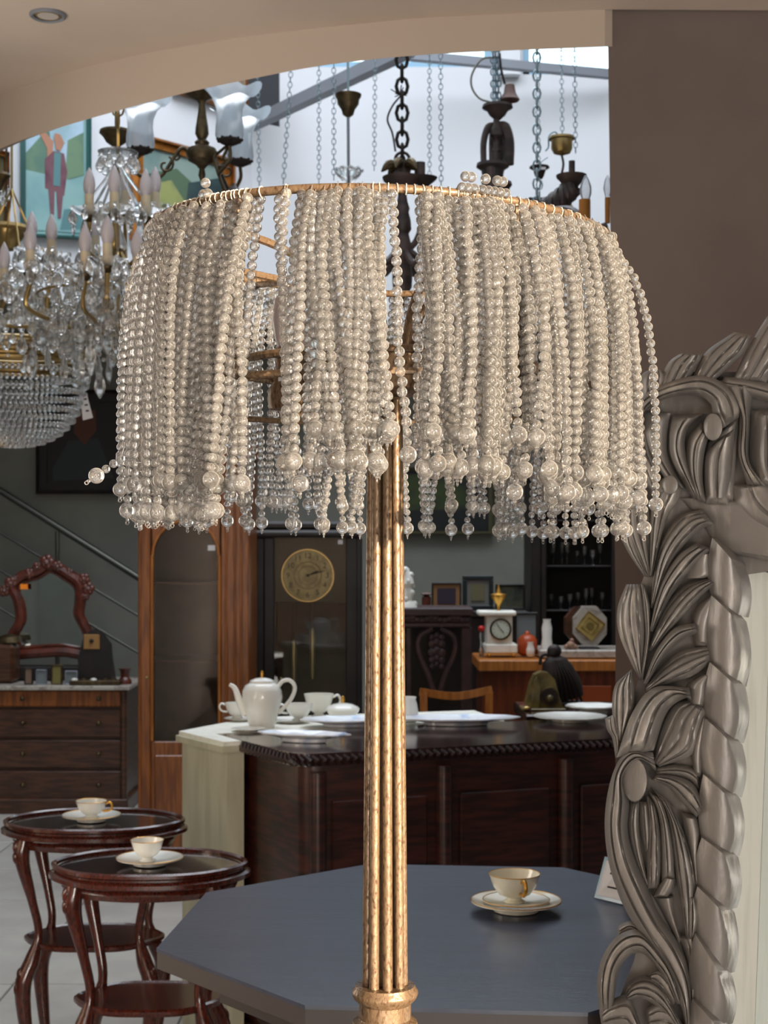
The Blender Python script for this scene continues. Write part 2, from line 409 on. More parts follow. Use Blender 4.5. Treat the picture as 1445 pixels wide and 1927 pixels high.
# the hall: upper white wall with high windows, lower grey wall set back under it
ZU = P(0, 610, 9).z
WH = [(P(455, 0, 9).x, P(925, 0, 9).x), (P(984, 0, 9).x, P(1240, 0, 9).x)]
wz0 = P(0, 126, 9).z; wz0b = P(0, 140, 9).z; wz1 = 5.3
mb = MB()
x0, x1 = P(475, 0, 9).x-.05, 2.6
mb.box(((x0+x1)/2, 9.08, (ZU+wz0b)/2), (x1-x0, .16, wz0b-ZU))
mb.box(((x0+WH[0][0])/2, 9.08, (wz0b+wz1)/2), (abs(WH[0][0]-x0)+.01, .16, wz1-wz0b)) if WH[0][0] > x0 else None
mb.box(((WH[0][1]+WH[1][0])/2, 9.08, (wz0b+wz1)/2), (WH[1][0]-WH[0][1], .16, wz1-wz0b))
mb.box(((WH[1][1]+x1)/2, 9.08, (wz0b+wz1)/2), (x1-WH[1][1], .16, wz1-wz0b))
mb.box(((WH[0][0]+WH[0][1])/2, 9.08, (wz0b+wz0)/2), (WH[0][1]-WH[0][0], .16, wz0-wz0b))
mb.box(((x0+x1)/2, 9.08, 5.6), (x1-x0, .16, .6))
struct(mb.build('wall_rear_upper', M_WHITE, None, False))
AL, BL = Vector((P(-260, 0, 7.4).x, 7.4, 0)), Vector((P(475, 0, 9).x, 9.0, 0))
dL = (BL-AL).normalized(); nL = Vector((dL.y, -dL.x, 0))
mb = MB(); mb.prism([(AL.x, AL.y), (BL.x, BL.y), (BL.x-nL.x*.15, BL.y-nL.y*.15), (AL.x-nL.x*.15, AL.y-nL.y*.15)], ZU, 5.9)
struct(mb.build('wall_gallery', M_WHITE, None, False))
wallbox('wall_rear_lower', -3.2, 2.6, 9.9, 10.02, 0, ZU+.1, M_GREYW)
wallbox('wall_hall_left', -3.2, -3.08, 3.2, 9.9, 0, 5.9, M_GREYW)
wallbox('wall_hall_right', 2.6, 2.72, 3.2, 9.9, 0, 5.9, M_GREYW)
mb = MB(); mb.prism([(-3.2, 7.0), (AL.x, AL.y), (BL.x, BL.y), (2.6, 9.0), (2.6, 10), (-3.2, 10)], ZU-.02, ZU+.0)
struct(mb.build('ceiling_under_gallery', M_GREYW, None, False))
wallbox('roof', -3.2, 2.72, 3.2, 9.2, 5.9, 6.0, M_WHITE)
wallbox('wall_over_arch', -3.2, 2.72, 3.42, 3.5, CEIL+.13, 5.9, M_WHITE)
wallbox('wall_hall_near', -3.2, -1.66, 3.14, 3.5, 0, 3.0, M_GREYW)
wallbox('wall_hall_near_right', 1.36, 2.72, 3.3, 3.42, 0, 5.9, M_PIER)
# window frames in the high windows
for i, (a, b) in enumerate(WH):
    mb = MB()
    z0 = wz0 if i == 0 else wz0b
    for zz in (z0+.02, wz1-.02): mb.box(((a+b)/2, 9.05, zz), (b-a, .05, .04))
    for xx in (a+.02, b-.02): mb.box((xx, 9.05, (z0+wz1)/2), (.04, .05, wz1-z0))
    o = mb.build('window_%d' % (i+1), mat('window_frame_blue_grey', (150, 190, 214), .5), None, False); struct(o)
    MB().box(((a+b)/2, 9.06, (z0+wz1)/2), (b-a-.08, .006, wz1-z0-.08)).build('pane', M_GLASS, o, False)
# white pilaster between windows and ledge under them
wallbox('trim_2', P(935, 0, 8.95).x, P(978, 0, 8.95).x, 8.93, 8.99, wz0b-.02, 5.3, M_WHITE)
# ceiling spotlight
c = P(90, 27, 1); k = (CEIL-CZ)/((HY-27)/F); c = P(90, 27, k); c.z = CEIL
t = thing('recessed_spotlight', 'round recessed spotlight in the cream ceiling above the left side', 'light', c)
MB().torus((c.x, c.y, c.z-.002), .034, .005, seg=28).build('trim_ring', M_STEEL, t)
MB().torus((c.x, c.y, c.z-.001), .024, .004, seg=24).build('inner_ring', M_BRASS, t)
MB().lathe((c.x, c.y, c.z), [(.022, -.004), (.020, -.001), (.005, 0)], 20).build('lens', mat('spot_lens', (190, 180, 175), .3), t)

# steel beams under the high windows
def beam(a, b, w_, h_, label):
    mb = MB(); mb.tube([a, b], w_*.5, seg=4, rot=pi/4)
    return tag(mb.build('steel_beam', M_STEEL, None, False), label, 'beam')
beam(P(470, 236, 8.8), P(770, 92, 7.0), .09, .09, 'long grey steel beam rising diagonally to the right from the black panel')
beam(P(672, 140, 8.3), P(790, 80, 7.4), .085, .08, 'short grey steel beam branching off below the high window')
beam(P(760, 104, 8.6), P(1160, 141, 8.86), .07, .08, 'slim grey steel beam crossing in front of the high windows')
tag(MB().flat([P(467, 120, 8.7), P(525, 110, 8.7), P(525, 234, 8.7), P(467, 222, 8.7)], .05, (0, 1, 0)).build('black_panel', mat('black_panel_paint', (30, 32, 38), .6), None, False), 'black rectangular board high on the white wall beside the beam', 'panel')

# rails from which the lamps hang
for D in (4.1, 4.6, 5.0):
    o = MB().box((-.1, D, 3.66), (3.3, .04, .04)).build('hanging_rail', M_STEEL, None, False)
    tag(o, {4.1: 'nearest', 4.6: 'middle', 5.0: 'farthest'}[D]+' of three grey overhead rails the lamps and chains hang from', 'rail', 'overhead hanging rails')
    for xx in (-1.6, 1.3):
        MB().box((xx, D, 4.79), (.03, .03, 2.22)).build('hanger', M_STEEL, o, False)

# ---- gallery pictures
def on_left(px, py, off=0):
    """point on the slanted gallery wall seen at the pixel"""
    a = (px-722.5)/F
    # line AL + s dL (shifted by nL*off) meets x = a*y
    A0 = AL+nL*off; s_ = (a*A0.y-A0.x)/(dL.x-a*dL.y); p = A0+dL*s_
    return Vector((p.x, p.y, CZ+(HY-py)/F*p.y))
def picture(name, label, corners, fw, fm, paint, loc_fn=on_left, off=.02, mats=None, nrm=None):
    nrm = nrm or nL
    p = [loc_fn(x, y, off) for x, y in corners]
    t = thing(name, label, 'picture', p[3])
    c = sum(p, Vector())/4
    inn = [q+(c-q).normalized()*fw*1.5 for q in p]
    for i in range(4):
        j = (i+1) % 4
        mb = MB(); q = [p[i], p[j], inn[j], inn[i]]
        mb.flat(q, -.03, -nrm); mb.flat([p[i]+nrm*.03, p[j]+nrm*.03, p[j]*.7+inn[j]*.3+nrm*.045, p[i]*.7+inn[i]*.3+nrm*.045], .012, nrm)
        mb.build('frame_side', fm, t, False)
    mb = MB(); mb.flat([q+nrm*.004 for q in inn], .006, nrm)
    k = 0
    mm = mats or []
    for k, pl in enumerate(paint):
        mb.cur = pl[0]; mb.flat([loc_fn(x, y, off)+nrm*(.012+.0006*k) for x, y in pl[1]], .0005, nrm)
    mb.build('canvas', mm, t, False)
    return t
c1 = mat('paint_aqua', (140, 178, 176), .8, rgb2=(120, 160, 164), scale=4)
c2 = mat('paint_sky', (176, 200, 218), .8, rgb2=(150, 180, 190), scale=5)
c3 = mat('paint_green', (112, 140, 112), .8, rgb2=(90, 122, 110), scale=6)
c4 = mat('paint_coat', (120, 84, 92), .8, rgb2=(96, 62, 76), scale=9)
c5 = mat('paint_skin', (176, 128, 104), .8)
c6 = mat('paint_teal', (92, 132, 136), .8)
picture('figure_painting', 'tall painting of a coated figure raising an arm, on the white wall',
        [(38, 200), (163, 185), (163, 452), (38, 445)], .012, mat('teal_frame_paint', (60, 110, 108), .6),
        [(1, [(45, 215), (155, 205), (155, 330), (45, 330)]), (2, [(45, 290), (90, 240), (100, 330), (45, 345)]), (2, [(125, 265), (155, 250), (155, 330), (120, 340)]),
         (0, [(45, 320), (155, 345), (155, 440), (45, 432)]), (5, [(118, 395), (152, 392), (152, 432), (110, 434)]),
         (4, [(68, 245), (75, 240), (98, 268), (96, 300), (86, 300), (86, 280)]), (3, [(82, 300), (98, 285), (118, 290), (124, 325), (118, 370), (100, 360), (82, 355)]),
         (3, [(88, 355), (100, 358), (99, 405), (92, 405)]), (3, [(103, 358), (116, 365), (112, 412), (106, 412)]),
         (5, [(99, 288), (112, 290), (110, 352), (97, 350)]),
         (4, [(100, 262), (113, 262), (116, 275), (110, 286), (102, 282)]), (4, [(98, 266), (100, 252), (110, 254), (119, 272)])],
        mats=[c1, c2, c3, c4, c5, c6])
d1 = mat('landscape_sky', (138, 158, 150), .8, rgb2=(112, 136, 132), scale=5)
d2 = mat('landscape_trees', (86, 108, 84), .8, rgb2=(52, 76, 74), scale=6)
d3 = mat('landscape_field', (150, 156, 96), .8, rgb2=(116, 130, 92), scale=8)
d4 = mat('landscape_forest', (54, 74, 74), .8, rgb2=(40, 58, 62), scale=8)
picture('landscape_painting', 'landscape painting in a wide orange gilt frame behind the tulip shade chandelier',
        [(243, 250), (436, 302), (436, 450), (243, 452)], .065, M_GILT,
        [(0, [(262, 278), (416, 318), (416, 425), (262, 425)]), (1, [(262, 330), (330, 318), (365, 350), (416, 345), (416, 425), (262, 425)]),
         (2, [(262, 350), (320, 340), (345, 380), (330, 425), (262, 425)]), (3, [(352, 345), (416, 335), (416, 425), (345, 410)]), (2, [(285, 390), (300, 365), (312, 400), (300, 420)])],
        mats=[d1, d2, d3, d4])
picture('upper_painting', 'gilt framed painting cut off by the arch, highest on the left wall',
        [(318, 172), (470, 222), (470, 120), (318, 90)][::-1], .03, M_GILT, [(0, [(340, 120), (455, 150), (455, 200), (340, 160)])], mats=[mat('brown_painting', (140, 112, 88), .8, rgb2=(190, 180, 160), scale=8)])
picture('small_gilt_frame', 'narrow gilt ornate picture at the far left edge behind the chandeliers',
        [(-60, 272), (10, 288), (10, 450), (-60, 450)], .02, M_GILT, [], mats=[mat('dim_painting', (96, 88, 60), .8)])

# ---- dark pictures on the lower grey wall
def on_low(px, py, off=0): return P(px, py, 9.88-off)
nB = Vector((0, -1, 0))
picture('portrait_painting', 'dark portrait in a black frame low on the grey wall under the basket chandelier', [(70, 735), (245, 735), (245, 930), (70, 930)], .07, M_BLACKW,
        [(0, [(90, 760), (225, 760), (225, 905), (90, 905)]), (1, [(100, 880), (130, 830), (185, 825), (215, 900), (100, 905)]), (2, [(140, 775), (180, 772), (182, 810), (160, 838), (140, 815)])],
        loc_fn=on_low, mats=[mat('portrait_ground', (30, 20, 18), .5), mat('portrait_dress', (40, 44, 46), .5), mat('portrait_hair', (92, 50, 34), .6)], nrm=nB)
picture('dark_wide_painting', 'wide dark painting with a thin gilt edge, under the bead lamp on the grey wall', [(700, 880), (930, 880), (930, 1006), (700, 1006)], .03, mat('dull_gilt', (84, 80, 56), .5, .3),
        [(0, [(706, 886), (924, 886), (924, 998), (706, 998)]), (1, [(720, 900), (800, 890), (880, 900), (900, 960), (760, 960)])],
        loc_fn=on_low, mats=[mat('night_ground', (18, 22, 22), .5), mat('night_shape', (60, 74, 34), .6, rgb2=(30, 36, 30), scale=5)], nrm=nB)

# ---- stair railing
t = thing('stair_railing', 'brushed steel stair railing sloping down behind the dressing mirror', 'railing', P(40, 1300, 9.2))
def rail(a, b, r, nm): MB().tube([P(*a, 9.2), P(*b, 9.2)], r, seg=10).build(nm, M_RAIL, t)
rail((-160, 822), (300, 1112), .021, 'handrail')
rail((-160, 906), (300, 1182), .009, 'wire_rail'); rail((-160, 978), (300, 1252), .009, 'wire_rail')
rail((-160, 1050), (300, 1322), .009, 'wire_rail')
for x, y in ((108, 1000), (-60, 895), (290, 1110)):
    MB().tube([P(x, y, 9.2), Vector((P(x, y, 9.2).x, 9.2, .0))], .014, seg=10).build('post', M_RAIL, t)
# stair flight below the railing
mb = MB()
for i in range(9):
    a = P(-160+i*52, 1300+i*31, 9.2)
    if a.z > .03: MB().box((a.x, 9.45, a.z/2), (.16, .5, a.z)).build('step', M_GREYW, t, False)
# ================================================================= lower hall furniture
def Z(py, D): return CZ+(HY-py)/F*D
def X(px, D): return (px-722.5)/F*D
def bx(px0, px1, py0, py1, D, depth, bev=0):
    """box whose front face fills the pixel rectangle at depth D; returns MB"""
    return MB().box(((X(px0, D)+X(px1, D))/2, D+depth/2, (Z(py0, D)+Z(py1, D))/2), (X(px1, D)-X(px0, D), depth, Z(py0, D)-Z(py1, D)), bev=bev)

# ---- chest of drawers with marble top and dressing mirror
D = 8.1
zt = Z(1290, D)
t = thing('chest_of_drawers', 'walnut chest of drawers with a marble top at the far left', 'chest', (X(90, D), D+.25, 0))
x0, x1 = X(-90, D), X(238, D)
MB().box(((x0+x1)/2, D+.28, (zt-.03)/2+.02), (x1-x0-.03, .48, zt-.07)).build('body', M_CHEST, t, False)
MB().box(((x0+x1)/2, D+.25, zt-.012), (x1-x0+.04, .56, .024), bev=.004).build('marble_top', M_MARBLE, t, False)
MB().box(((x0+x1)/2, D+.25, .04), (x1-x0+.02, .54, .08), bev=.006).build('plinth', M_CHEST, t, False)
for py0, py1 in ((1300, 1330), (1335, 1388), (1393, 1446), (1451, 1505)):
    d = bx(-82, 228, py0, py1, D+.015, .03, .006).build('drawer', M_PINE if py0 == 1300 else M_CHEST, t, False)
    for hx in (42, 185):
        MB().ball(P(hx, (py0+py1)/2, D-.01), .014, 8, 6).build('knob', M_OLDBR, d)
for px in (-86, 232):
    bx(px-6, px+6, 1298, 1510, D-.005, .05, .01).build('corner_post', M_CHEST, t, False)

t = thing('dressing_mirror', 'carved red-brown dressing mirror with an orange sticker on the left chest', 'mirror', (X(85, D), D+.32, zt))
DM = D+.3
path = [(28, 1232), (22, 1200), (38, 1170), (34, 1130), (24, 1105), (40, 1085), (70, 1075), (95, 1062), (125, 1078), (150, 1098), (152, 1130), (150, 1160), (170, 1200), (172, 1232), (120, 1226), (75, 1228)]
sp = smooth([P(x, y, DM) for x, y in path+path[:1]], 70)[:-1]
MB().tube(sp, .030, seg=8, closed=True).build('frame', M_CARVED, t)
sp2 = [Vector(p)*1.0 for p in sp]
ctr = Vector(P(96, 1150, DM))
mb = MB()
mb.tube([ctr+(Vector(p)-ctr)*.84 for p in sp], .010, seg=6, closed=True); mb.build('inner_moulding', M_CARVED, t)
mb = MB(); mb.flat([ctr+(Vector(p)-ctr)*.9+Vector((0, .0, 0)) for p in sp], .008, (0, 1, 0)); mb.build('glass', M_MIRROR, t, False)
mb = MB(); mb.flat([ctr+(Vector(p)-ctr)*.98+Vector((0, .012, 0)) for p in sp], .008, (0, 1, 0)); mb.build('back_board', M_BLACKW, t, False)
random.seed(3)
for (x, y, r) in ((88, 1058, .04), (70, 1068, .028), (108, 1066, .03), (55, 1080, .03), (20, 1098, .035), (8, 1112, .03), (30, 1090, .022), (158, 1090, .032), (166, 1108, .034), (160, 1122, .024), (130, 1078, .024), (145, 1090, .02),
                  (18, 1215, .03), (178, 1205, .034), (186, 1222, .028)):
    p = P(x, y, DM-.02); mb = MB()
    for k in range(5):
        a = 2*pi*k/5+x; mb.ball((p.x+r*.55*cos(a), p.y, p.z+r*.55*sin(a)), r*.6, 7, 5, (1, .6, 1))
    mb.ball(p, r*.5, 7, 5); mb.build('carved_flower', M_CARVED, t)
for px in (28, 170):
    MB().lathe_px(px, DM, [(5, 1281), (12, 1276), (7, 1268), (10, 1255), (6, 1240), (8, 1228)], 10).build('support', M_CARVED, t)
bx(26, 176, 1254, 1281, DM-.03, .12, .01).build('base_drawer', M_BLACKW, t, False)
o = bx(38, 52, 1099, 1109, DM-.045, .004); o.build('price_sticker', mat('orange_sticker', (255, 140, 30), .7), t, False)

# small things on the chest
def frame_thing(name, label, px0, px1, py0, py1, D, fmat, pmat, mar=4, matmat=None, tilt=0, group=None, cat='picture frame'):
    t = thing(name, label, cat, (X((px0+px1)/2, D), D, Z(py1, D)), group)
    x0, x1, z0, z1 = X(px0, D), X(px1, D), Z(py1, D), Z(py0, D); m = mar/F*D
    for (a, b, c, d) in ((x0, x1, z0, z0+m), (x0, x1, z1-m, z1), (x0, x0+m, z0+m, z1-m), (x1-m, x1, z0+m, z1-m)):
        MB().box(((a+b)/2, D, (c+d)/2), (b-a, .022, d-c), bev=.003).build('frame_side', fmat, t, False)
    if matmat:
        MB().box(((x0+x1)/2, D+.004, (z0+z1)/2), (x1-x0-2*m, .006, z1-z0-2*m)).build('mount', matmat, t, False)
        q = .28*(x1-x0)
        MB().box(((x0+x1)/2, D-.001, (z0+z1)/2), (x1-x0-2*m-q, .006, z1-z0-2*m-q)).build('picture', pmat, t, False)
    else:
        MB().box(((x0+x1)/2, D+.002, (z0+z1)/2), (x1-x0-2*m, .008, z1-z0-2*m)).build('picture', pmat, t, False)
    MB().box(((x0+x1)/2, D+.03, z0+(z1-z0)*.3), ((x1-x0)*.2, .05, (z1-z0)*.6)).build('easel_back', M_BLACKW, t, False)
    return t
FD = D+.05
m1 = mat('sepia_print', (120, 96, 80), .6); m2 = mat('olive_print', (120, 110, 60), .6); m3 = mat('grey_print', (110, 118, 120), .6)
frame_thing('photo_frame', 'small pink-fronted frame left of centre on the marble chest top', 46, 62, 1256, 1288, FD, M_BLACKW, m1, 2)
frame_thing('photo_frame', 'olive green card frame in front of the dressing mirror base', 96, 118, 1250, 1289, FD, M_OLDBR, m2, 3)
frame_thing('photo_frame', 'grey glass frame between the pink and olive frames', 68, 88, 1260, 1289, FD, M_STEEL, m3, 2)
frame_thing('photo_frame', 'pale landscape card leaning right of the olive frame', 122, 146, 1262, 1289, FD+.02, M_STEEL, m3, 3)
t = thing('jewel_casket', 'brown arched casket at the left end of the marble chest top', 'box', (X(5, D), D+.15, zt))
bx(-22, 26, 1212, 1286, D+.1, .16, .02).build('body', M_CHEST, t, False)
MB().lathe((X(2, D), D+.18, Z(1212, D)), [(.07, 0), (.06, .03), (.02, .045)], 14).build('lid', M_OLDBR, t)
t = thing('mantel_clock', 'dark rounded mantel clock with a tan square dial, right end of the left chest', 'clock', (X(190, D), D+.2, zt))
mb = MB(); pts = [(150, 1285), (146, 1240), (158, 1195), (172, 1185), (186, 1190), (203, 1215), (205, 1240), (212, 1285)]
mb.flat([P(x, y, D+.14) for x, y in pts], .12, (0, 1, 0)); mb.build('case', M_BLACKW, t, False)
bx(157, 187, 1194, 1222, D+.125, .012, .003).build('dial', mat('tan_dial', (150, 110, 62), .5), t, False)
MB().ball(P(172, 1206, D+.12), .012, 8, 6).build('hub', M_BLACKW, t)
for i, (px, w_) in enumerate(((158, 12), (178, 10), (200, 11), (216, 9))):
    pass
t = thing('trinket_tray', 'low dark tray of trinkets at the right end of the marble top', 'tray', (X(190, D), D+.03, zt))
bx(130, 226, 1281, 1290, D-.0, .09, .004).build('tray', M_OLDBR, t, False)
for px in (140, 158, 176, 198, 214):
    MB().ball(P(px, 1279, D+.03), .016, 7, 5, (1.2, 1, .6)).build('trinket', M_OLDBR if px % 4 else M_PORC, t)
t = thing('turned_knob_stand', 'short dark turned stand on the right corner of the left chest', 'stand', (X(240, D), D+.1, zt))
MB().lathe_px(235, D+.1, [(13, 1289), (13, 1280), (8, 1274), (9, 1262), (13, 1258)], 12).build('column', M_CARVED, t)

# ---- corner display cabinet
D = 6.2
t = thing('display_cabinet', 'tall honey-brown display cabinet with an arched glass door and empty shelves', 'cabinet', (X(363, D), D+.22, 0))
x0, x1 = X(258, D), X(468, D)
xa, xb = X(284, D), X(416, D); ztop = Z(860, D); zg = Z(1395, D)
dep = .40
wl = lambda a, b, z0, z1, d0, d1, nm, m=M_PINE, bev=.004: MB().box(((a+b)/2, (d0+d1)/2, (z0+z1)/2), (b-a, d1-d0, z1-z0), bev=bev).build(nm, m, t, False)
wl(x0, x0+.015, .0, ztop, D+.02, D+dep, 'side_panel'); wl(x1-.015, x1, .0, ztop, D+.02, D+dep, 'side_panel')
wl(x0, x1, .0, ztop, D+dep-.01, D+dep, 'back_panel', M_INNER)
wl(x0-.02, x1+.02, ztop, ztop+.06, D-.02, D+dep+.02, 'cornice')
wl(x0, x1, .0, .10, D-.005, D+dep, 'plinth')
# door with arched light
door = wl(x0+.012, xa, .10, ztop, D-.01, D+.02, 'door_stile'); wl(xb, x1, .10, ztop, D-.01, D+.02, 'door_stile')
for px in (424, 440, 452):
    wl(X(px, D), X(px+5, D), .12, ztop-.02, D-.018, D-.008, 'reeded_moulding', M_PINE)
wl(X(262, D), X(267, D), .12, ztop-.02, D-.018, D-.008, 'reeded_moulding', M_PINE)
wl(xa, xb, .10, zg, D-.008, D+.018, 'lower_rail'); wl(X(292, D), X(408, D), .16, Z(1420, D), D-.018, D-.006, 'raised_panel', M_PINE, .008)
# arch head
mb = MB(); N = 14; zc_ = Z(1045, D); R = (xb-xa)/2*.94; cx = (xa+xb)/2; zz = Z(900, D); vs = []
for i in range(N+1):
    a = pi*i/N; px_, pz_ = cx+R*cos(a), zc_+R*sin(a)*1.05
    vs += [(px_, D-.008, pz_), (cx+(xb-xa)/2*cos(a)/max(abs(cos(a)), abs(sin(a)*.6), .5) if False else (xb if i < N/2 else xa) if i != N/2 else cx, D-.008, zz), ]
fr = []
f = [(2*i, 2*i+2, 2*i+3, 2*i+1) for i in range(N)]
mb.add(vs+[(x, y+.024, z) for x, y, z in vs], f+[tuple(2*(N+1)+k for k in reversed(q)) for q in f]+[(2*i, 2*(N+1)+2*i, 2*(N+1)+2*i+2, 2*i+2) for i in range(N)])
mb.build('arch_head', M_PINE, t, False)
mb = MB(); mb.tube([(cx+R*cos(pi*i/N), D-.010, zc_+R*sin(pi*i/N)*1.05) for i in range(N+1)], .006, seg=6); mb.build('arch_moulding', M_PINEL, t)
wl(xa, xa+.012, zg, zc_, D-.016, D+.0, 'bead_moulding', M_PINEL); wl(xb-.012, xb, zg, zc_, D-.016, D+.0, 'bead_moulding', M_PINEL)
for py in (1098, 1246): wl(x0+.02, x1-.02, Z(py, D)-.006, Z(py, D)+.006, D+.04, D+dep-.02, 'shelf', M_CHEST)
wl(xa+.005, xb-.005, zg, ztop, D+.003, D+.006, 'door_glass', M_GLASS, 0)
MB().ball(P(276, 1276, D-.02), .008, 8, 6).build('door_knob', M_BRASS, t)
o = bx(391, 405, 1026, 1036, D-.003, .003).build('price_label', M_PAPER, t, False)

# ---- long case clock
D = 6.75
t = thing('longcase_clock', 'tall black-cased clock with a round gold dial and hanging brass weights', 'clock', (X(572, D), D+.15, 0))
x0, x1 = X(497, D), X(672, D)
zt_ = Z(1012, D)
sidex = X(470, D)
wl(sidex, x1, 0, zt_, D+.26, D+.28, 'back_panel', M_CHEST)
wl(sidex, x0, 0, zt_, D+.0, D+.26, 'side_panel', M_BLACKW); wl(x1-.012, x1+.02, 0, zt_, D+.0, D+.26, 'side_panel', M_BLACKW)
wl(X(462, D), X(678, D), zt_, zt_+.035, D-.03, D+.29, 'cornice', M_BLACKW, .012); wl(X(468, D), X(674, D), zt_+.035, zt_+.075, D-.01, D+.28, 'cornice_cap', M_BLACKW, .012)
wl(x0, X(516, D), 0, zt_, D-.01, D+.015, 'door_stile', M_BLACKW); wl(X(651, D), x1, 0, zt_, D-.01, D+.015, 'door_stile', M_BLACKW)
wl(X(512, D), X(655, D), 0, .45, D-.008, D+.012, 'lower_panel', M_BLACKW)
wl(X(514, D), X(653, D), .45, zt_, D+.20, D+.215, 'inner_board', M_INNER)
wl(X(514, D), X(653, D), Z(1135, D), zt_, D+.06, D+.075, 'dial_board', mat('dark_green_grey_board', (70, 68, 50), .6))
cd = P(579, 1083, D+.04)
r_ = 49/F*D
def disc(c, r, th, nm, m, par, seg=36, ry=-1):
    """upright disc facing the camera"""
    mb = MB(); pts = [(c[0]+r*cos(2*pi*k/seg), c[1], c[2]+r*sin(2*pi*k/seg)) for k in range(seg)]
    mb.flat(pts, th, (0, 1, 0)); return mb.build(nm, m, par, False)
disc(cd, r_*.97, .012, 'dial', M_DIAL, t); MB().torus(cd, r_, .005, 'y', 36, 6).build('dial_rim', M_BRASS, t)
MB().torus(cd+Vector((0, -.001, 0)), r_*.52, .0022, 'y', 30, 5).build('inner_ring', M_BRASS, t)
MB().torus(cd+Vector((0, -.001, 0)), r_*.36, .0018, 'y', 30, 5).build('inner_ring', M_BRASS, t)
for h in range(1, 13):
    a = pi/2-2*pi*h/12
    text('numeral', str(h), r_*.30, cd+Vector((r_*.76*cos(a), -.0015, r_*.76*sin(a))), (pi/2, 0, 0), M_INK, t)
def hand(c, ang, ln, wd, nm, m, par):
    d = Vector((cos(ang), 0, sin(ang))); n_ = Vector((-sin(ang), 0, cos(ang))); c = Vector(c)
    MB().flat([c-d*ln*.12+n_*wd*.6, c-d*ln*.12-n_*wd*.6, c+d*ln*.7-n_*wd, c+d*ln, c+d*ln*.7+n_*wd], .001, (0, -1, 0)).build(nm, m, par, False)
hand(cd+Vector((0, -.003, 0)), radians(24), r_*.52, .004, 'hour_hand', M_INK, t)
hand(cd+Vector((0, -.005, 0)), radians(16), r_*.74, .003, 'minute_hand', M_INK, t)
MB().ball(cd+Vector((0, -.005, 0)), .006, 8, 6).build('hand_hub', M_INK, t)
for px, y0, y1 in ((588, 1184, 1278), (553, 1206, 1300)):
    wgt = MB().lathe_px(px, D+.12, [(.5, y0-4), (3.5, y0), (5, y0+6), (4.5, y0+12), (5.5, y0+16), (5.5, y0+30), (4, y1-8), (3, y1)], 14).build('clock_weight', mat('pale_brass', (196, 180, 128), .35, .6), t)
    MB().tube([P(px, y0-2, D+.12), P(px, 1128, D+.12)], .0015, seg=5).build('weight_chain', M_BRASS, t)
MB().ball(P(529, 1278, D-.02), .008, 8, 6).build('door_knob', M_BRASS, t)
MB().flat([P(636, 1016, D-.012), P(645, 1016, D-.012), P(645, 1024, D-.012), P(636, 1024, D-.012)], .002, (0, 1, 0)).build('price_label', M_PAPER, t, False)
wl(X(516, D), X(651, D), .45, zt_, D+.0, D+.003, 'door_glass', M_GLASS, 0)

# ---- carved dark settle
D = 5.9
t = thing('carved_cabinet', 'dark plum carved wooden cabinet back with openwork panels behind the counter', 'cabinet', (X(790, D), D+.15, 0))
x0, x1 = X(690, D), X(890, D); zt_ = Z(1144, D)
wl(x0, x1, zt_-.03, zt_, D-.02, D+.3, 'top_board', M_PURP); wl(x0+.01, x1-.01, Z(1172, D), zt_-.03, D, D+.28, 'frieze', M_PURP)
wl(x0+.01, x1-.01, Z(1180, D), Z(1172, D), D-.01, D+.02, 'moulding', M_PURP)
for a, b in ((690, 702), (764, 774), (868, 888)): wl(X(a, D), X(b, D), 0, Z(1180, D), D, D+.03, 'upright', M_PURP)
wl(x0+.01, x1-.01, 0, .75, D, D+.28, 'lower_body', M_PURP)
wl(x0+.01, x1-.01, .75, Z(1180, D), D+.25, D+.28, 'back_board', M_BLACKW)
for cx_ in (733, 822):
    for s in (-1, 1):
        pts = [P(cx_+s*x, y, D+.01) for x, y in ((8, 1182), (30, 1195), (36, 1215), (30, 1240), (18, 1265), (6, 1300))]
        MB().tube(smooth(pts, 16), .011, seg=6, squash=.6).build('scroll', M_PURP, t)
    mb = MB()
    for y, r in ((1195, .02), (1208, .026), (1224, .03), (1238, .024), (1250, .018)):
        for s in (-1, 0, 1): mb.ball(P(cx_+s*9, y+abs(s)*4, D+.01), r*.6, 7, 5, (1, .5, 1))
    mb.build('carved_bouquet', M_PURP, t)
mb = MB()
for i in range(22): mb.ball(P(700+i*8.6, 1164+3*sin(i*1.3), D-.005), .014, 6, 5, (1.2, .5, .9))
mb.build('carved_band', M_PURP, t)
# white statuette on it
t = thing('white_statuette', 'white porcelain statuette half hidden behind the lamp column', 'statuette', P(762, 1143, D+.06))
MB().lathe_px(762, D+.06, [(24, 1143), (22, 1137), (15, 1130), (17, 1118), (14, 1106), (18, 1098), (15, 1086), (10, 1078), (8, 1070), (3, 1066)], 18).build('body', M_PORC, t)
mb = MB()
for i in range(16):
    a = i*2.4; y = 1136-i*4.2; r = 18-i*.5
    mb.ball(P(762+r*cos(a), y, D+.06+.03*sin(a)), .012, 7, 5)
mb.build('scrolled_ornament', M_PORC, t)

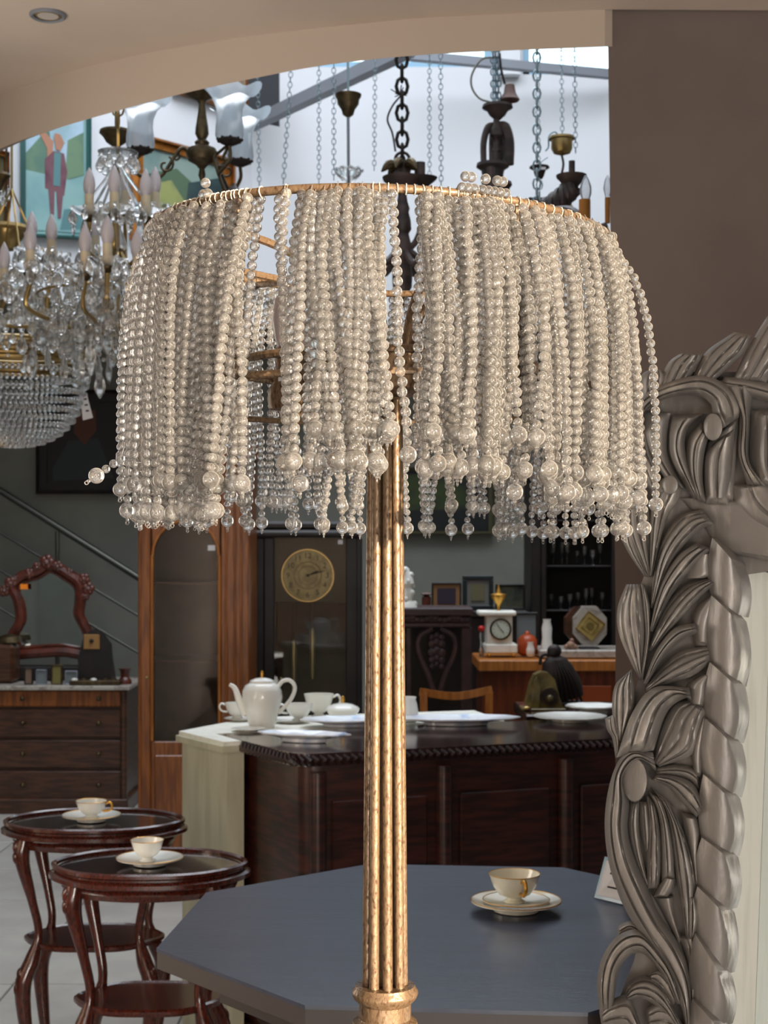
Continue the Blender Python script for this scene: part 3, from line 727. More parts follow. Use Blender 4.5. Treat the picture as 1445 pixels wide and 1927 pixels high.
# ---- pictures standing behind it
Df = 7.32
t = thing('dark_sideboard', 'low dark sideboard carrying framed pictures behind the carved cabinet', 'sideboard', (X(860, Df), Df+.2, 0))
wl(X(760, Df), X(985, Df), 0, Z(1148, Df)-.03, Df-.1, Df+.4, 'body', M_BLACKW); wl(X(755, Df), X(988, Df), Z(1148, Df)-.03, Z(1148, Df), Df-.12, Df+.42, 'top_board', M_BLACKW)
frame_thing('picture_frame', 'small frame with a wide tan mount left of the green frame', 812, 868, 1096, 1147, Df, M_BLACKW, mat('dark_violet_print', (52, 40, 56), .6), 3, mat('tan_mount', (150, 110, 70), .7))
frame_thing('picture_frame', 'black-green frame with a grey mount and faint plant picture', 870, 928, 1083, 1147, Df+.04, mat('black_green_frame', (22, 32, 34), .4), mat('plant_print', (110, 104, 76), .6), 8, mat('grey_mount', (118, 116, 112), .7))
frame_thing('picture_frame', 'wide black frame with a dim landscape, behind the white clock urn', 932, 988, 1099, 1147, Df+.1, M_BLACKW, mat('dim_landscape', (84, 86, 64), .6, rgb2=(40, 44, 40), scale=12), 4)
t = thing('wooden_box', 'reddish rounded wooden box left of the tan mounted frame', 'box', P(802, 1147, Df))
bx(794, 811, 1120, 1147, Df-.03, .08, .012).build('body', M_CARVED, t, False); bx(793, 812, 1116, 1120, Df-.035, .09, .004).build('lid', M_CARVED, t, False)

# ---- marble-topped sideboard at the right
D = 6.6
t = thing('marble_sideboard', 'reddish brown sideboard with a marble top under the white clock', 'sideboard', (X(1060, D), D+.2, 0))
zt_ = Z(1240, D)
x0, x1 = X(908, D), X(1260, D)
wl(x0, x1, 0, Z(1262, D), D, D+.45, 'body', mat('red_brown_board', (112, 52, 24), .35, rgb2=(88, 38, 18), scale=9, stretch=(5, 5, .7), coat=.3))
wl(x0-.02, x1+.02, Z(1262, D), zt_-.004, D-.03, D+.47, 'top_board', M_PINEL)
wl(X(1018, D), x1, zt_, zt_+.035, D+.05, D+.4, 'marble_slab', M_MARBLE)
for a, b in ((1030, 1085), (1092, 1150)):
    wl(X(a, D), X(b, D), .2, Z(1290, D), D-.012, D+.002, 'raised_panel', mat('orange_panel', (140, 62, 26), .4))
# white mantel clock
Dw = D+.12
t = thing('white_mantel_clock', 'white marble mantel clock with a round pale dial and gilt urn finial', 'clock', P(943, 1238, Dw))
for a, b, c, d, dep_, nm in ((918, 924, 1230, 1236, .03, 'foot'), (963, 969, 1230, 1236, .03, 'foot')):
    bx(a, b, c, d, Dw, dep_, .003).build(nm, M_GOLD, t, False)
bx(912, 974, 1212, 1230, Dw, .14, .006).build('plinth', M_CREAM, t, False)
bx(915, 964, 1159, 1212, Dw+.01, .12, .003).build('case', M_CREAM, t, False)
bx(900, 972, 1150, 1159, Dw-.01, .16, .006).build('cornice', M_CREAM, t, False)
cdw = P(942, 1184, Dw+.0)
disc(cdw, .042, .01, 'dial', M_DIALW, t, 28); MB().torus(cdw, .045, .0045, 'y', 28, 6).build('dial_rim', M_OLDBR, t)
for h in range(0, 12, 1):
    a = pi/2-2*pi*h/12; MB().box(cdw+Vector((.032*cos(a), -.001, .032*sin(a))), (.003, .001, .003)).build('hour_mark', M_INK, t, False)
hand(cdw+Vector((0, -.002, 0)), radians(-50), .026, .002, 'hour_hand', M_INK, t); hand(cdw+Vector((0, -.003, 0)), radians(125), .034, .0015, 'minute_hand', M_INK, t)
MB().lathe_px(938, Dw+.07, [(5, 1150), (3, 1146), (3, 1138), (14, 1124), (15, 1119), (14, 1118), (5, 1116), (4, 1112), (2, 1106), (1, 1100)], 16).build('urn', M_GOLD, t)
# bits on the sideboard
t = thing('orange_pumpkin_jar', 'round orange jar on the sideboard right of the white clock', 'jar', P(988, 1240, Dw+.05))
MB().lathe_px(992, Dw+.06, [(11, 1234), (18, 1229), (19.5, 1216), (18, 1203), (12, 1196), (6, 1194)], 18).build('body', mat('orange_glaze', (168, 70, 30), .3), t)
MB().lathe_px(992, Dw+.06, [(6, 1194), (5, 1190), (1, 1187)], 10).build('lid', mat('orange_glaze', (168, 70, 30), .3), t)
t = thing('small_jug', 'tiny lilac-white jug in front of the orange jar', 'jug', P(998, 1241, Dw-.03))
MB().lathe_px(998, Dw-.03, [(5, 1236), (8, 1232), (8, 1222), (5, 1212), (6, 1208)], 14).build('body', M_PORC, t)
t = thing('white_figurine', 'slim white figurine between the orange jar and octagonal clock', 'figurine', P(1029, 1236, Dw+.02))
MB().lathe_px(1029, Dw+.02, [(10, 1222), (11, 1214), (9, 1200), (10, 1182), (7, 1170), (8, 1165)], 14).build('body', M_PORC, t)
t = thing('red_flower_vase', 'small red flower in a dim glass vase left of the white clock', 'vase', P(906, 1240, Dw-.05))
MB().lathe_px(906, Dw-.0, [(4, 1236), (5, 1225), (2, 1212), (4, 1196), (3, 1190)], 12).build('vase', M_CRYS, t)
MB().ball(P(906, 1183, Dw), .016, 10, 7, (1, 1, .9)).build('red_flower', mat('red_petals', (190, 30, 26), .4), t)
frame_thing('picture_frame', 'pale picture standing behind the orange jar', 968, 1012, 1152, 1226.5, Dw+.27, M_BLACKW, m3, 4)
# octagonal clock
c = P(1110, 1178, Dw+.02)
t = thing('octagonal_clock', 'octagonal marble clock with a gold diamond dial and ribboned side', 'clock', P(1110, 1228, Dw))
mb = MB(); mb.flat([(c.x+.082*cos(pi/8+k*pi/4), c.y, c.z+.096*sin(pi/8+k*pi/4)) for k in range(8)], .07, (0, 1, 0)); mb.build('case', M_MARBLE, t, False)
mb = MB(); mb.flat([(c.x-.03+.082*cos(pi/8+k*pi/4), c.y+.03, c.z+.092*sin(pi/8+k*pi/4)) for k in range(8)], .08, (0, 1, 0)); mb.build('brown_side', M_CHEST, t, False)
def diamond(s, y, nm, m, ring=None):
    q = [(c.x+s*cos(a+.12), c.y+y, c.z+s*sin(a+.12)) for a in (0, pi/2, pi, 3*pi/2)]
    if ring: MB().tube(q, ring, seg=5, closed=True).build(nm, m, t, False)
    else: MB().flat(q, .006, (0, 1, 0)).build(nm, m, t, False)
diamond(.066, -.006, 'dial', M_DIAL); diamond(.068, -.010, 'outer_moulding', M_BRASS, .004); diamond(.040, -.010, 'inner_moulding', M_BRASS, .003)
disc(c+Vector((0, -.010, 0)), .018, .003, 'dial_centre', M_ONYX, t, 16)
bx(1092, 1128, 1218, 1222, Dw, .07, .002).build('foot', M_BLACKW, t, False)
t = thing('coral_piece', 'small pale coral piece left of the octagonal clock', 'ornament', P(1075, 1230, Dw-.02))
mb = MB(); 
for x, y, r in ((1066, 1217, 5), (1074, 1214, 8), (1082, 1217, 5), (1076, 1205, 4)): mb.ball(P(x, y, Dw-.02), r/F*Dw, 8, 6)
mb.build('body', mat('pale_coral', (150, 116, 96), .6), t)
# glazed dark cabinet behind
Dg = 7.3
t = thing('glazed_cabinet', 'tall dark glazed cabinet with glassware beside the grey pier', 'cabinet', (X(1100, Dg), Dg+.2, 0))
zt_ = Z(900, Dg)
wl(X(1000, Dg), X(1018, Dg), 0, zt_, Dg, Dg+.4, 'side_panel', M_BLACKW); wl(X(1240, Dg), X(1260, Dg), 0, zt_, Dg, Dg+.4, 'side_panel', M_BLACKW)
wl(X(1000, Dg), X(1260, Dg), 0, zt_, Dg+.38, Dg+.4, 'back_panel', M_BLACKW); wl(X(995, Dg), X(1265, Dg), zt_, zt_+.06, Dg-.03, Dg+.42, 'cornice', M_BLACKW)
wl(X(1018, Dg), X(1028, Dg), 0, zt_, Dg-.01, Dg+.01, 'door_stile', M_BLACKW)
wl(X(1150, Dg), X(1164, Dg), 0, zt_, Dg-.01, Dg+.01, 'door_stile', M_BLACKW)
for py in (1066, 1150, 1240, 980): wl(X(1018, Dg), X(1240, Dg), Z(py, Dg)-.005, Z(py, Dg)+.005, Dg+.03, Dg+.36, 'shelf', M_BLACKW)
wl(X(1000, Dg), X(1260, Dg), 0, .8, Dg, Dg+.35, 'lower_body', M_BLACKW)
goblet = None
random.seed(5)
for py in (1066, 1150):
    for i in range(7):
        px = 1040+i*15+random.uniform(-3, 3); Dq = Dg+.10+random.uniform(0, .15); h = random.uniform(26, 46)
        g = MB().lathe_px(px, Dq, [(4.5, py-2), (4, py-3), (.8, py-5), (.8, py-h*.45), (4, py-h*.6), (5.5, py-h*.8), (5, py-h), (4.6, py-h), (5, py-h*.8), (3, py-h*.58)], 10)
        for k in range(len(g.v)): g.v[k] = (g.v[k][0], g.v[k][1], g.v[k][2]-(Z(py-2, Dq)-(Z(py, Dg)+.0055)))
        g = g.build('goblet', M_CRYS)
        tag(g, '%s clear goblet from the left on the %s shelf of the dark glazed cabinet' % (('first', 'second', 'third', 'fourth', 'fifth', 'sixth', 'seventh')[i], 'upper' if py == 1066 else 'lower'), 'glass', 'goblets on the %s shelf of the glazed cabinet' % ('upper' if py == 1066 else 'lower'))

# ---- white cabinet and dark counter
H = .88
C0 = Vector((-.23, 3.98)); K = Vector((-.493, 4.42)); e1 = Vector((.89, .345)).normalized()
A_, B_ = Vector((-.63, 4.5)), Vector((-.462, 4.235))
poly = [A_, B_, (-.415, 4.262), (-.512, 4.437), Vector(K)+e1*.0+Vector((.0, .02)), K+e1*.95+Vector((0, .02)), K+e1*.95+Vector((-.08, .34)), (-.44, 4.88)]
poly = [tuple(p) for p in poly]
t = thing('white_cabinet', 'cream painted cabinet behind the left end of the dark counter, carrying the teapot', 'cabinet', (-.4, 4.6, 0))
cc = Vector((.0, 4.75))
MB().prism([tuple(cc+(Vector(p)-cc)*.97) for p in poly], 0, H-.03).build('body', M_CREAMD, t, False)
MB().prism(poly, H-.03, H-.012).build('top_moulding', M_CREAMD, t, False); MB().prism([tuple(cc+(Vector(p)-cc)*.985) for p in poly], H-.012, H).build('top', M_CREAM, t, False)
t = thing('dark_counter', 'dark polished mahogany counter with a rope moulded edge', 'counter', (.3, 4.4, 0))
E = C0+e1*1.45
cpoly = [tuple(C0), tuple(E), tuple(E+Vector((-.26, .44))), tuple(K)]
def rounded(poly, r, n=5):
    out = []
    for i in range(len(poly)):
        p0, p1, p2 = Vector(poly[i-1]), Vector(poly[i]), Vector(poly[(i+1) % len(poly)])
        a = p1+(p0-p1).normalized()*r; b = p1+(p2-p1).normalized()*r
        for k in range(n+1):
            u = k/n; out.append(tuple(a*(1-u)**2+p1*2*u*(1-u)+b*u*u))
    return out
ctr = Vector((.35, 4.45))
def scaled(poly, s): return [tuple(ctr+(Vector(p)-ctr)*s) for p in poly]
MB().prism(rounded(cpoly, .05), H-.035, H).build('top', M_MAHTOP, t)
MB().prism(rounded(scaled(cpoly, .965), .05), 0, H-.035).build('body', M_MAHOG, t)
# rope moulding on the edge
mb = MB(); pr = rounded(cpoly, .05)
loop = [Vector((p[0], p[1], H-.018)) for p in pr]
# resample front+left
L_ = []
for i in range(len(loop)):
    a, b = loop[i], loop[(i+1) % len(loop)]; n_ = max(1, int((b-a).length/.022))
    for k in range(n_): L_.append((a.lerp(b, k/n_), (b-a).normalized()))
for p, d in L_:
    nrm_ = Vector((d.y, -d.x, 0))
    mb.tube([p-d*.012+Vector((0, 0, .013))+nrm_*.004, p+nrm_*.012, p+d*.012-Vector((0, 0, .013))+nrm_*.004], [.004, .0075, .004], seg=5)
o = mb.build('rope_moulding', M_MAHTOP, t); o['kind'] = 'stuff'
# front panels and rounded pilasters
f0 = ctr+(C0-ctr)*.965
for s_ in (.03, .40, .78, 1.16):
    p = f0+e1*s_+Vector((.012*e1.y, -.012*e1.x))
    MB().tube([(p.x, p.y, .06), (p.x, p.y, H-.05)], .022, seg=12).build('pilaster', M_MAHOG, t)
for s_ in (.21, .59, .97):
    p = f0+e1*s_+Vector((.006*e1.y, -.006*e1.x))
    MB().box((p.x, p.y, .42), (.28, .012, .66), rz=math.atan2(e1.y, e1.x), bev=.004).build('panel', M_MAHOG, t, False)
MB().prism(rounded(scaled(cpoly, .985), .05), 0, .07).build('plinth', M_MAHOG, t)
# dark table further back
t = thing('dark_side_table', 'dark wooden table behind the right end of the counter, under the brass desk clock', 'table', (.75, 5.1, 0))
MB().box((.92, 5.18, H-.02), (.90, .44, .04), bev=.006).build('table_top', M_MAHTOP, t, False)
for x, y in ((.52, 5.01), (1.32, 5.01), (.52, 5.36), (1.32, 5.36)):
    MB().tube([(x, y, 0), (x, y, H-.04)], [.018, .026], seg=8).build('leg', M_MAHOG, t)

# ---- tableware
def revolve_thing(name, label, cat, px, D, z, prof, m, group=None, seg=28, ripple=0, parts=()):
    """prof in metres, (r,z)"""
    c = (X(px, D), D, z); t = thing(name, label, cat, c, group)
    return t, c
PLATE = [(.0, 0), (.45, 0), (.5, .02), (.5, .10), (1.0, .20), (1.0, .23), (.55, .10), (.0, .07)]
def plate(name, label, px, D, z, r, m=M_PORC, h=.1, sy=1, rz=0, sx=1, scallop=0, group=None, cat='plate', trim=False, hz=1):
    t = thing(name, label, cat, (X(px, D), D, z), group)
    mb = MB(); seg = 40; c = (0, 0, 0)
    mb.lathe(c, [(a*r, b*r*hz*.8) for a, b in PLATE], seg)
    ca, sa = cos(rz), sin(rz); out = []
    for x, y, q in mb.v:
        a = math.atan2(y, x); k = 1+scallop*cos(10*a)*(math.hypot(x, y)/r)**4
        x2, y2 = x*sx*k, y*sy*k; out.append((X(px, D)+x2*ca-y2*sa, D+x2*sa+y2*ca, z+q))
    mb.v = out; mb.build('dish', m, t)
    if trim:
        mb = MB(); mb.tube([(X(px, D)+sx*r*.995*(1+scallop*cos(10*a))*cos(a)*ca-sy*r*.995*(1+scallop*cos(10*a))*sin(a)*sa, D+sx*r*.995*cos(a)*(1+scallop*cos(10*a))*sa+sy*r*.995*(1+scallop*cos(10*a))*sin(a)*ca, z+.228*r*.8*hz) for a in np.linspace(0, 2*pi, 48)[:-1]], .0008, seg=5, closed=True)
        mb.build('gilt_rim', M_GOLD, t)
    return t
def cup(name, label, px, D, z, r, h, m=M_PORC, foot=.5, handle=0, hm=None, group=None, trim=False):
    c = (X(px, D), D, z); t = thing(name, label, 'cup', c, group)
    pr = [(foot*.9, 0), (foot*.95, .03), (foot*.62, .12), (foot*.6, .16), (.62, .30), (.84, .58), (.93, .82), (1.0, 1.0), (.975, 1.0), (.90, .82), (.80, .58), (.55, .28), (0, .2)]
    MB().lathe(c, [(a*r, b*h) for a, b in pr], 28).build('bowl', m, t)
    d = Vector((cos(handle), sin(handle), 0)); b = Vector(c)
    pts = [b+d*r*.93+Vector((0, 0, h*.86)), b+d*r*1.25+Vector((0, 0, h*.95)), b+d*r*1.42+Vector((0, 0, h*.72)), b+d*r*1.2+Vector((0, 0, h*.46)), b+d*r*.76+Vector((0, 0, h*.42))]
    MB().tube(smooth(pts, 14), r*.075, seg=6).build('handle', hm or m, t)
    if trim: MB().torus((c[0], c[1], z+h), r*.99, .0009, 'z', 28, 5).build('gilt_rim', M_GOLD, t)
    return t

Dt = 4.60; HH = H
t = thing('teapot', 'tall white porcelain teapot with a gold finial on the cream cabinet', 'teapot', (X(493, Dt), Dt, HH))
zb = 1040+(CZ-HH)/Dt*F      # row of the pot base
sc = lambda y: zb-(1369-y)
MB().lathe_px(493, Dt, [(24, sc(1369)), (25, sc(1365)), (27, sc(1355)), (33, sc(1335)), (37, sc(1315)), (37, sc(1300)), (32, sc(1290)), (22, sc(1284))], 32).build('body', M_PORC, t)
lid = MB().lathe_px(493, Dt, [(24, sc(1285)), (23, sc(1281)), (14, sc(1277)), (3, sc(1275))], 28).build('lid', M_PORC, t)
MB().lathe_px(493, Dt, [(2, sc(1277)), (3.4, sc(1270)), (2.6, sc(1264)), (1, sc(1262))], 12).build('finial', M_GOLD, lid)
MB().tube(smooth([P(463, sc(1345), Dt), P(450, sc(1318), Dt), P(442, sc(1296), Dt), P(432, sc(1288), Dt)], 14), list(np.linspace(.014, .0055, 14)), seg=10).build('spout', M_PORC, t)
MB().tube(smooth([P(523, sc(1293), Dt), P(532, sc(1282), Dt), P(546, sc(1281), Dt), P(555, sc(1295), Dt), P(546, sc(1318), Dt), P(524, sc(1342), Dt)], 20), .0062, seg=8).build('handle', M_PORC, t)
def ontop(y_px, H_=H): return (CZ-H_)*F/(y_px-HY)   # depth on a top whose contact row is y_px
plate('saucer', 'white saucer under the cup left of the teapot', 452, 4.78, H, .052)
cup('tea_cup', 'white cup left of the teapot with its handle to the left', 446, 4.78, H+.008, .040, .05, handle=pi)
plate('saucer', 'white saucer in front of the teapot base, left of it', 468, 4.50, H, .052)
plate('saucer', 'white saucer right of the teapot base', 548, 4.72, H, .058)
cup('tea_cup', 'white cup with a gold-flecked inside right of the teapot', 562, 4.72, H+.009, .045, .052, handle=pi)
cup('tea_cup', 'white cup at the back left of the sugar bowl', 600, 4.90, H, .05, .075, foot=.5, handle=0)
t = thing('sugar_bowl', 'low white covered bowl with a gold knob left of the lamp column', 'bowl', (X(645, 4.8), 4.8, H))
MB().lathe((X(645, 4.8), 4.8, H), [(.03, 0), (.034, .004), (.05, .025), (.054, .036)], 28).build('body', M_PORC, t)
l_ = MB().lathe((X(645, 4.8), 4.8, H), [(.055, .036), (.05, .043), (.03, .052), (.006, .056)], 28).build('lid', M_PORC, t)
MB().lathe((X(645, 4.8), 4.8, H+.054), [(.004, 0), (.007, .012), (.004, .022), (.001, .024)], 10).build('knob', M_GOLD, l_)
plate('oval_platter', 'large oval white platter with blue flowers left of the lamp column', 650, 4.62, H, .14, M_PORCB, sy=.62, rz=.2, scallop=.02, cat='platter')
plate('leaf_dish', 'long white leaf-shaped dish on the front left corner of the counter', 572, 4.24, H, .135, M_PORCB, sy=.42, rz=-.28, scallop=.05, cat='dish', hz=1.1)
plate('oval_platter', 'long oval white platter with blue flowers right of the lamp column', 858, 4.66, H, .20, M_PORCB, sy=.45, rz=.05, scallop=.02, cat='platter', hz=.7)
plate('round_plate', 'round white scalloped plate at the right end of the counter', 1072, 4.76, H, .117, M_PORC, scallop=.02, hz=.9)
t = thing('cream_jug', 'white round-bellied jug just right of the lamp column', 'jug', (X(768, 4.75), 4.75, H))
MB().lathe((X(768, 4.75), 4.75, H), [(.022, 0), (.028, .004), (.033, .03), (.028, .06), (.024, .072), (.027, .08), (.024, .08), (.02, .07)], 24).build('body', M_PORC, t)
MB().tube(smooth([Vector((X(768, 4.75)-.024, 4.75, H+.07)), Vector((X(768, 4.75)-.05, 4.75, H+.06)), Vector((X(768, 4.75)-.03, 4.75, H+.025))], 10), .004, seg=6).build('handle', M_PORC, t)
plate('serving_bowl', 'shallow white bowl behind the round plate near the silver frame', 1115, 4.98, H, .09, M_PORC, scallop=.03, hz=1.8, cat='bowl')
# brass desk clock
Dk = 5.10
c = P(1030, 1318, Dk)
t = thing('desk_clock', 'olive onyx desk clock with a round dark dial and stepped arch case', 'clock', (c.x, Dk+.05, H))
zb = lambda y: max(H, Z(y, Dk))
zo = H-Z(1338, Dk)
def q(x, y): p = P(x, y, Dk); p.z += zo; return p
mb = MB(); mb.flat([q(993, 1338), q(990, 1325), q(998, 1290), q(1006, 1272), q(1018, 1266), q(1032, 1268), q(1044, 1280), q(1052, 1310), q(1062, 1338)], .07, (0, 1, 0)); mb.build('case', M_ONYX, t, False)
mb = MB(); mb.flat([q(986, 1338), q(988, 1328), q(1000, 1325), q(1004, 1282), q(1010, 1274), q(1016, 1290), q(1012, 1338)], -.02, (0, 1, 0)); mb.build('stepped_side', M_ONYX, t, False)
mb = MB(); mb.box((q(1022, 0).x, Dk+.03, H+.004), (.15, .12, .008), bev=.002); mb.build('base', M_ONYX, t, False)
cq = q(1034, 1312)+Vector((0, -.006, 0)); disc(cq, .029, .008, 'dial', M_DARKBR, t, 24); MB().torus(cq, .030, .003, 'y', 24, 6).build('dial_rim', M_OLDBR, t); MB().ball(cq+Vector((0, -.002, -.006)), .013, 10, 7).build('boss', M_ONYX, t)
MB().ball(q(990, 1333)+Vector((0, -.03, 0)), .010, 8, 6, (1.6, 1, .8)).build('figurehead', M_BRASS, t)
# bird bronze
Dv = 5.30
t = thing('bronze_sculpture', 'dark bronze sculpture of a draped leaning figure behind the desk clock', 'sculpture', (X(1062, Dv), Dv, H))
zo = H-Z(1350, Dv)
def q(x, y, dy=0): p = P(x, y, Dv+dy); p.z += zo+.0; return p
mb = MB(); mb.tube(smooth([q(1070, 1340), q(1064, 1320), q(1052, 1296), q(1044, 1274), q(1040, 1258)], 14), list(np.interp(np.linspace(0, 1, 14), [0, .3, .6, .85, 1], [.055, .062, .058, .042, .018])), seg=16, squash=.7); mb.build('draped_body', M_DARKBR, t)
mb = MB(); mb.ball(q(1043, 1250), .024, 12, 9, (1.1, 1, 1)); mb.build('head', M_DARKBR, t)
MB().tube(smooth([q(1036, 1262), q(1026, 1256), q(1018, 1262), q(1016, 1276)], 10), .006, seg=6).build('arm', M_DARKBR, t)
for i in range(6): MB().tube(smooth([q(1042+i*3, 1268, -.03), q(1048+i*6, 1300, -.05), q(1050+i*9, 1345, -.045)], 10), .004, seg=5).build('fold', M_DARKBR, t)
bx(1044, 1092, 1345, 1350, Dv, .01)
MB().box((X(1066, Dv), Dv, H+.005), (.12, .10, .01), bev=.002).build('base', M_BLACKW, t, False)
# light chair
D = 5.6
t = thing('wooden_chair', 'light brown wooden chair whose top rail shows behind the counter', 'chair', (X(858, D), D-.2, 0))
mb = MB(); mb.tube(smooth([P(790, 1302, D), P(858, 1310, D+.02), P(926, 1298, D)], 10), .020, seg=4, rot=pi/4, squash=.5); mb.build('top_rail', M_PINEL, t, False)
for px in (797, 920): MB().box((X(px, D), D, Z(1304, D)/2), (.028, .022, Z(1304, D))).build('leg', M_PINEL, t, False)
for px in (802, 916): MB().box((X(px, D), D-.38, .22), (.03, .03, .44)).build('leg', M_PINEL, t, False)
MB().box((X(858, D), D-.19, .455), (.26, .42, .03), bev=.01).build('seat', M_PINEL, t, False)
MB().box((X(858, D), D, .70), (.22, .014, .05), bev=.004).build('back_rail', M_PINEL, t, False)

# ---- tray tables
def tray_table(px, py_front, w_px, D, zt, label, rz=0.0):
    cx = X(px, D); rx = w_px/2/F*D; ry = rx*.72
    t = thing('tray_table', label, 'table', (cx, D, 0), 'pair of mahogany tray tables')
    def ell(k, z, n=56, wav=.0):
        return [(cx+rx*k*cos(a)*(1+wav*cos(6*a)), D+ry*k*sin(a)*(1+wav*cos(6*a)), z) for a in np.linspace(0, 2*pi, n+1)[:-1]]
    mb = MB(); mb.prism([(x, y) for x, y, _ in ell(.97, 0, wav=.012)], zt-.022, zt-.008); mb.build('tray', M_MAHOGX, t)
    mb = MB(); mb.prism([(x, y) for x, y, _ in ell(.93, 0, wav=.012)], zt-.008, zt-.003); mb.build('glass_top', mat('dark_tray_glass', (52, 40, 36), .06, coat=.8), t)
    MB().tube(ell(.98, zt, wav=.012), .007, seg=6, closed=True).build('rim', M_MAHOGX, t)
    MB().tube(ell(1.0, zt-.022, wav=.012), .009, seg=6, closed=True).build('edge_moulding', M_MAHOGX, t)
    MB().tube(ell(.88, zt-.045, wav=.0), .014, seg=4, closed=True, squash=.5).build('apron', M_MAHOGX, t)
    mb = MB(); mb.prism([(x, y) for x, y, _ in ell(.74, 0, wav=.03)], zt*.54, zt*.54+.014); mb.build('shelf', M_MAHOGX, t)
    MB().tube(ell(.74, zt*.54+.010, wav=.03), .007, seg=6, closed=True).build('shelf_rim', M_MAHOGX, t)
    for a in (radians(40), radians(140), radians(220), radians(320)):
        d = Vector((rx*cos(a), ry*sin(a), 0)); c = Vector((cx, D, 0))
        pts = [c+d*.90+Vector((0, 0, zt-.03)), c+d*.93+Vector((0, 0, zt*.88)), c+d*.80+Vector((0, 0, zt*.72)), c+d*.72+Vector((0, 0, zt*.60)), c+d*.80+Vector((0, 0, zt*.5)), c+d*.92+Vector((0, 0, zt*.40)), c+d*.86+Vector((0, 0, zt*.2)), c+d*.80+Vector((0, 0, zt*.06)), c+d*.90+Vector((0, 0, .008))]
        sp = smooth(pts, 36)
        rr = np.interp(np.linspace(0, 1, 36), [0, .1, .25, .4, .5, .62, .8, .93, 1], [.021, .022, .012, .011, .021, .023, .013, .010, .018])
        leg = MB().tube(sp, list(rr), seg=10).build('leg', M_MAHOGX, t)
        for zq, r in ((zt*.93, .014), (zt*.88, .012), (zt*.45, .013), (zt*.40, .012)):
            i = int(np.argmin(np.abs(sp[:, 2]-zq))); p = Vector(sp[i])+d.normalized()*.013
            MB().ball(p, r, 8, 6, (1, 1, 1.5)).build('carved_acanthus', M_MAHOGX, leg)
    return t
tray_table(178, 0, 335, 4.0, .70, 'mahogany tray table with a cup, farther of the pair at the left edge')
tray_table(282, 0, 362, 3.45, .70, 'mahogany tray table with a cup, nearer of the pair, by the blue table')
plate('saucer', 'white saucer on a plate on the farther tray table', 172, 4.0, .6985, .078, trim=True, hz=1.3)
cup('tea_cup', 'white footed cup on the farther tray table', 172, 4.0, .708, .042, .045, foot=.55, handle=-.2, hm=M_GOLD, trim=True)
plate('saucer', 'white saucer on the nearer tray table', 282, 3.44, .6985, .077, trim=True, hz=1.3)
cup('tea_cup', 'white footed cup on the nearer tray table', 277, 3.44, .708, .038, .048, foot=.55, handle=2.2, trim=True)
# ================================================================= hanging lamps and chains
RAILZ = 3.64
def tchain(px, py_bot, D, label, px_top=None, m=None, link=.019, r=.0013):
    px_top = px if px_top is None else px_top
    a = P(px, py_bot, D); top = Vector((X(px_top, D)+(X(px_top, D)-a.x)*0, D, RAILZ))
    top.x = a.x+(X(px_top, D)-a.x)*((RAILZ-a.z)/max(.01, Z(95, D)-a.z))
    o = MB().chain(a, top, link, r).build('chain', m or M_CHAINS, None)
    return tag(o, label, 'chain', 'galvanised chains hanging from the roof rails')
chs = [(600, 345, 5.0, None, 'first short thin chain left of the brass cup lamp'), (628, 338, 4.6, None, 'thin chain close on the left of the brass cup lamp'),
       (704, 320, 5.0, 706, 'thin chain between the brass cup lamp and the heavy dark chain'), (808, 340, 5.0, 808, 'thin chain right of the heavy dark chain, left of a pair'),
       (830, 350, 4.6, 829, 'thin chain right of the heavy dark chain, right of a pair'), (533, 345, 4.6, 550, 'slanting thin chain beside the diagonal beam'),
       (488, 350, 5.0, 484, 'faint thin chain right of the landscape painting'),
       (1013, 312, 5.0, 1011, 'thin chain ending at the small dark ceiling cup'), (1058, 255, 5.0, 1056, 'thin chain ending at the polished brass cup'),
       (1083, 287, 4.6, 1081, 'loose chain ending in the air beside the polished brass cup')]
for px, py, D, pt, lab in chs: tchain(px, py, D, lab, pt)

# brass cup lamp with glass dish
D = 5.0
t = thing('cup_pendant', 'bronze ceiling cup on a thin rod with a small glass dish below', 'lamp', P(655, 178, D))
MB().lathe_px(655, D, [(25, 178), (24, 183), (21, 186), (20, 196), (13, 206), (10, 216), (3, 221)], 24).build('ceiling_cup', M_OLDBR, t)
MB().tube([P(655, 180, D), Vector((X(652, D), D, RAILZ))], .004, seg=6).build('cord', M_CHAINS, t)
MB().tube([P(655, 220, D), P(656, 345, D)], .005, seg=8).build('rod', M_STEEL, t)
mb = MB(); mb.lathe_px(656, D, [(6, 346), (12, 340), (22, 330), (27, 322), (25, 319), (20, 322), (8, 332), (2, 334)], 20); mb.build('glass_dish', M_CRYS, t)
mb = MB()
for k in range(9): a = 2*pi*k/9; p = P(656, 321, D); mb.ball((p.x+.042*cos(a), p.y+.042*sin(a), p.z), .009, 7, 5)
mb.build('scalloped_rim', M_CRYS, t)
MB().lathe_px(656, D, [(6, 375), (14, 362), (20, 352), (8, 346)], 14).build('lower_glass', M_CRYS, t)

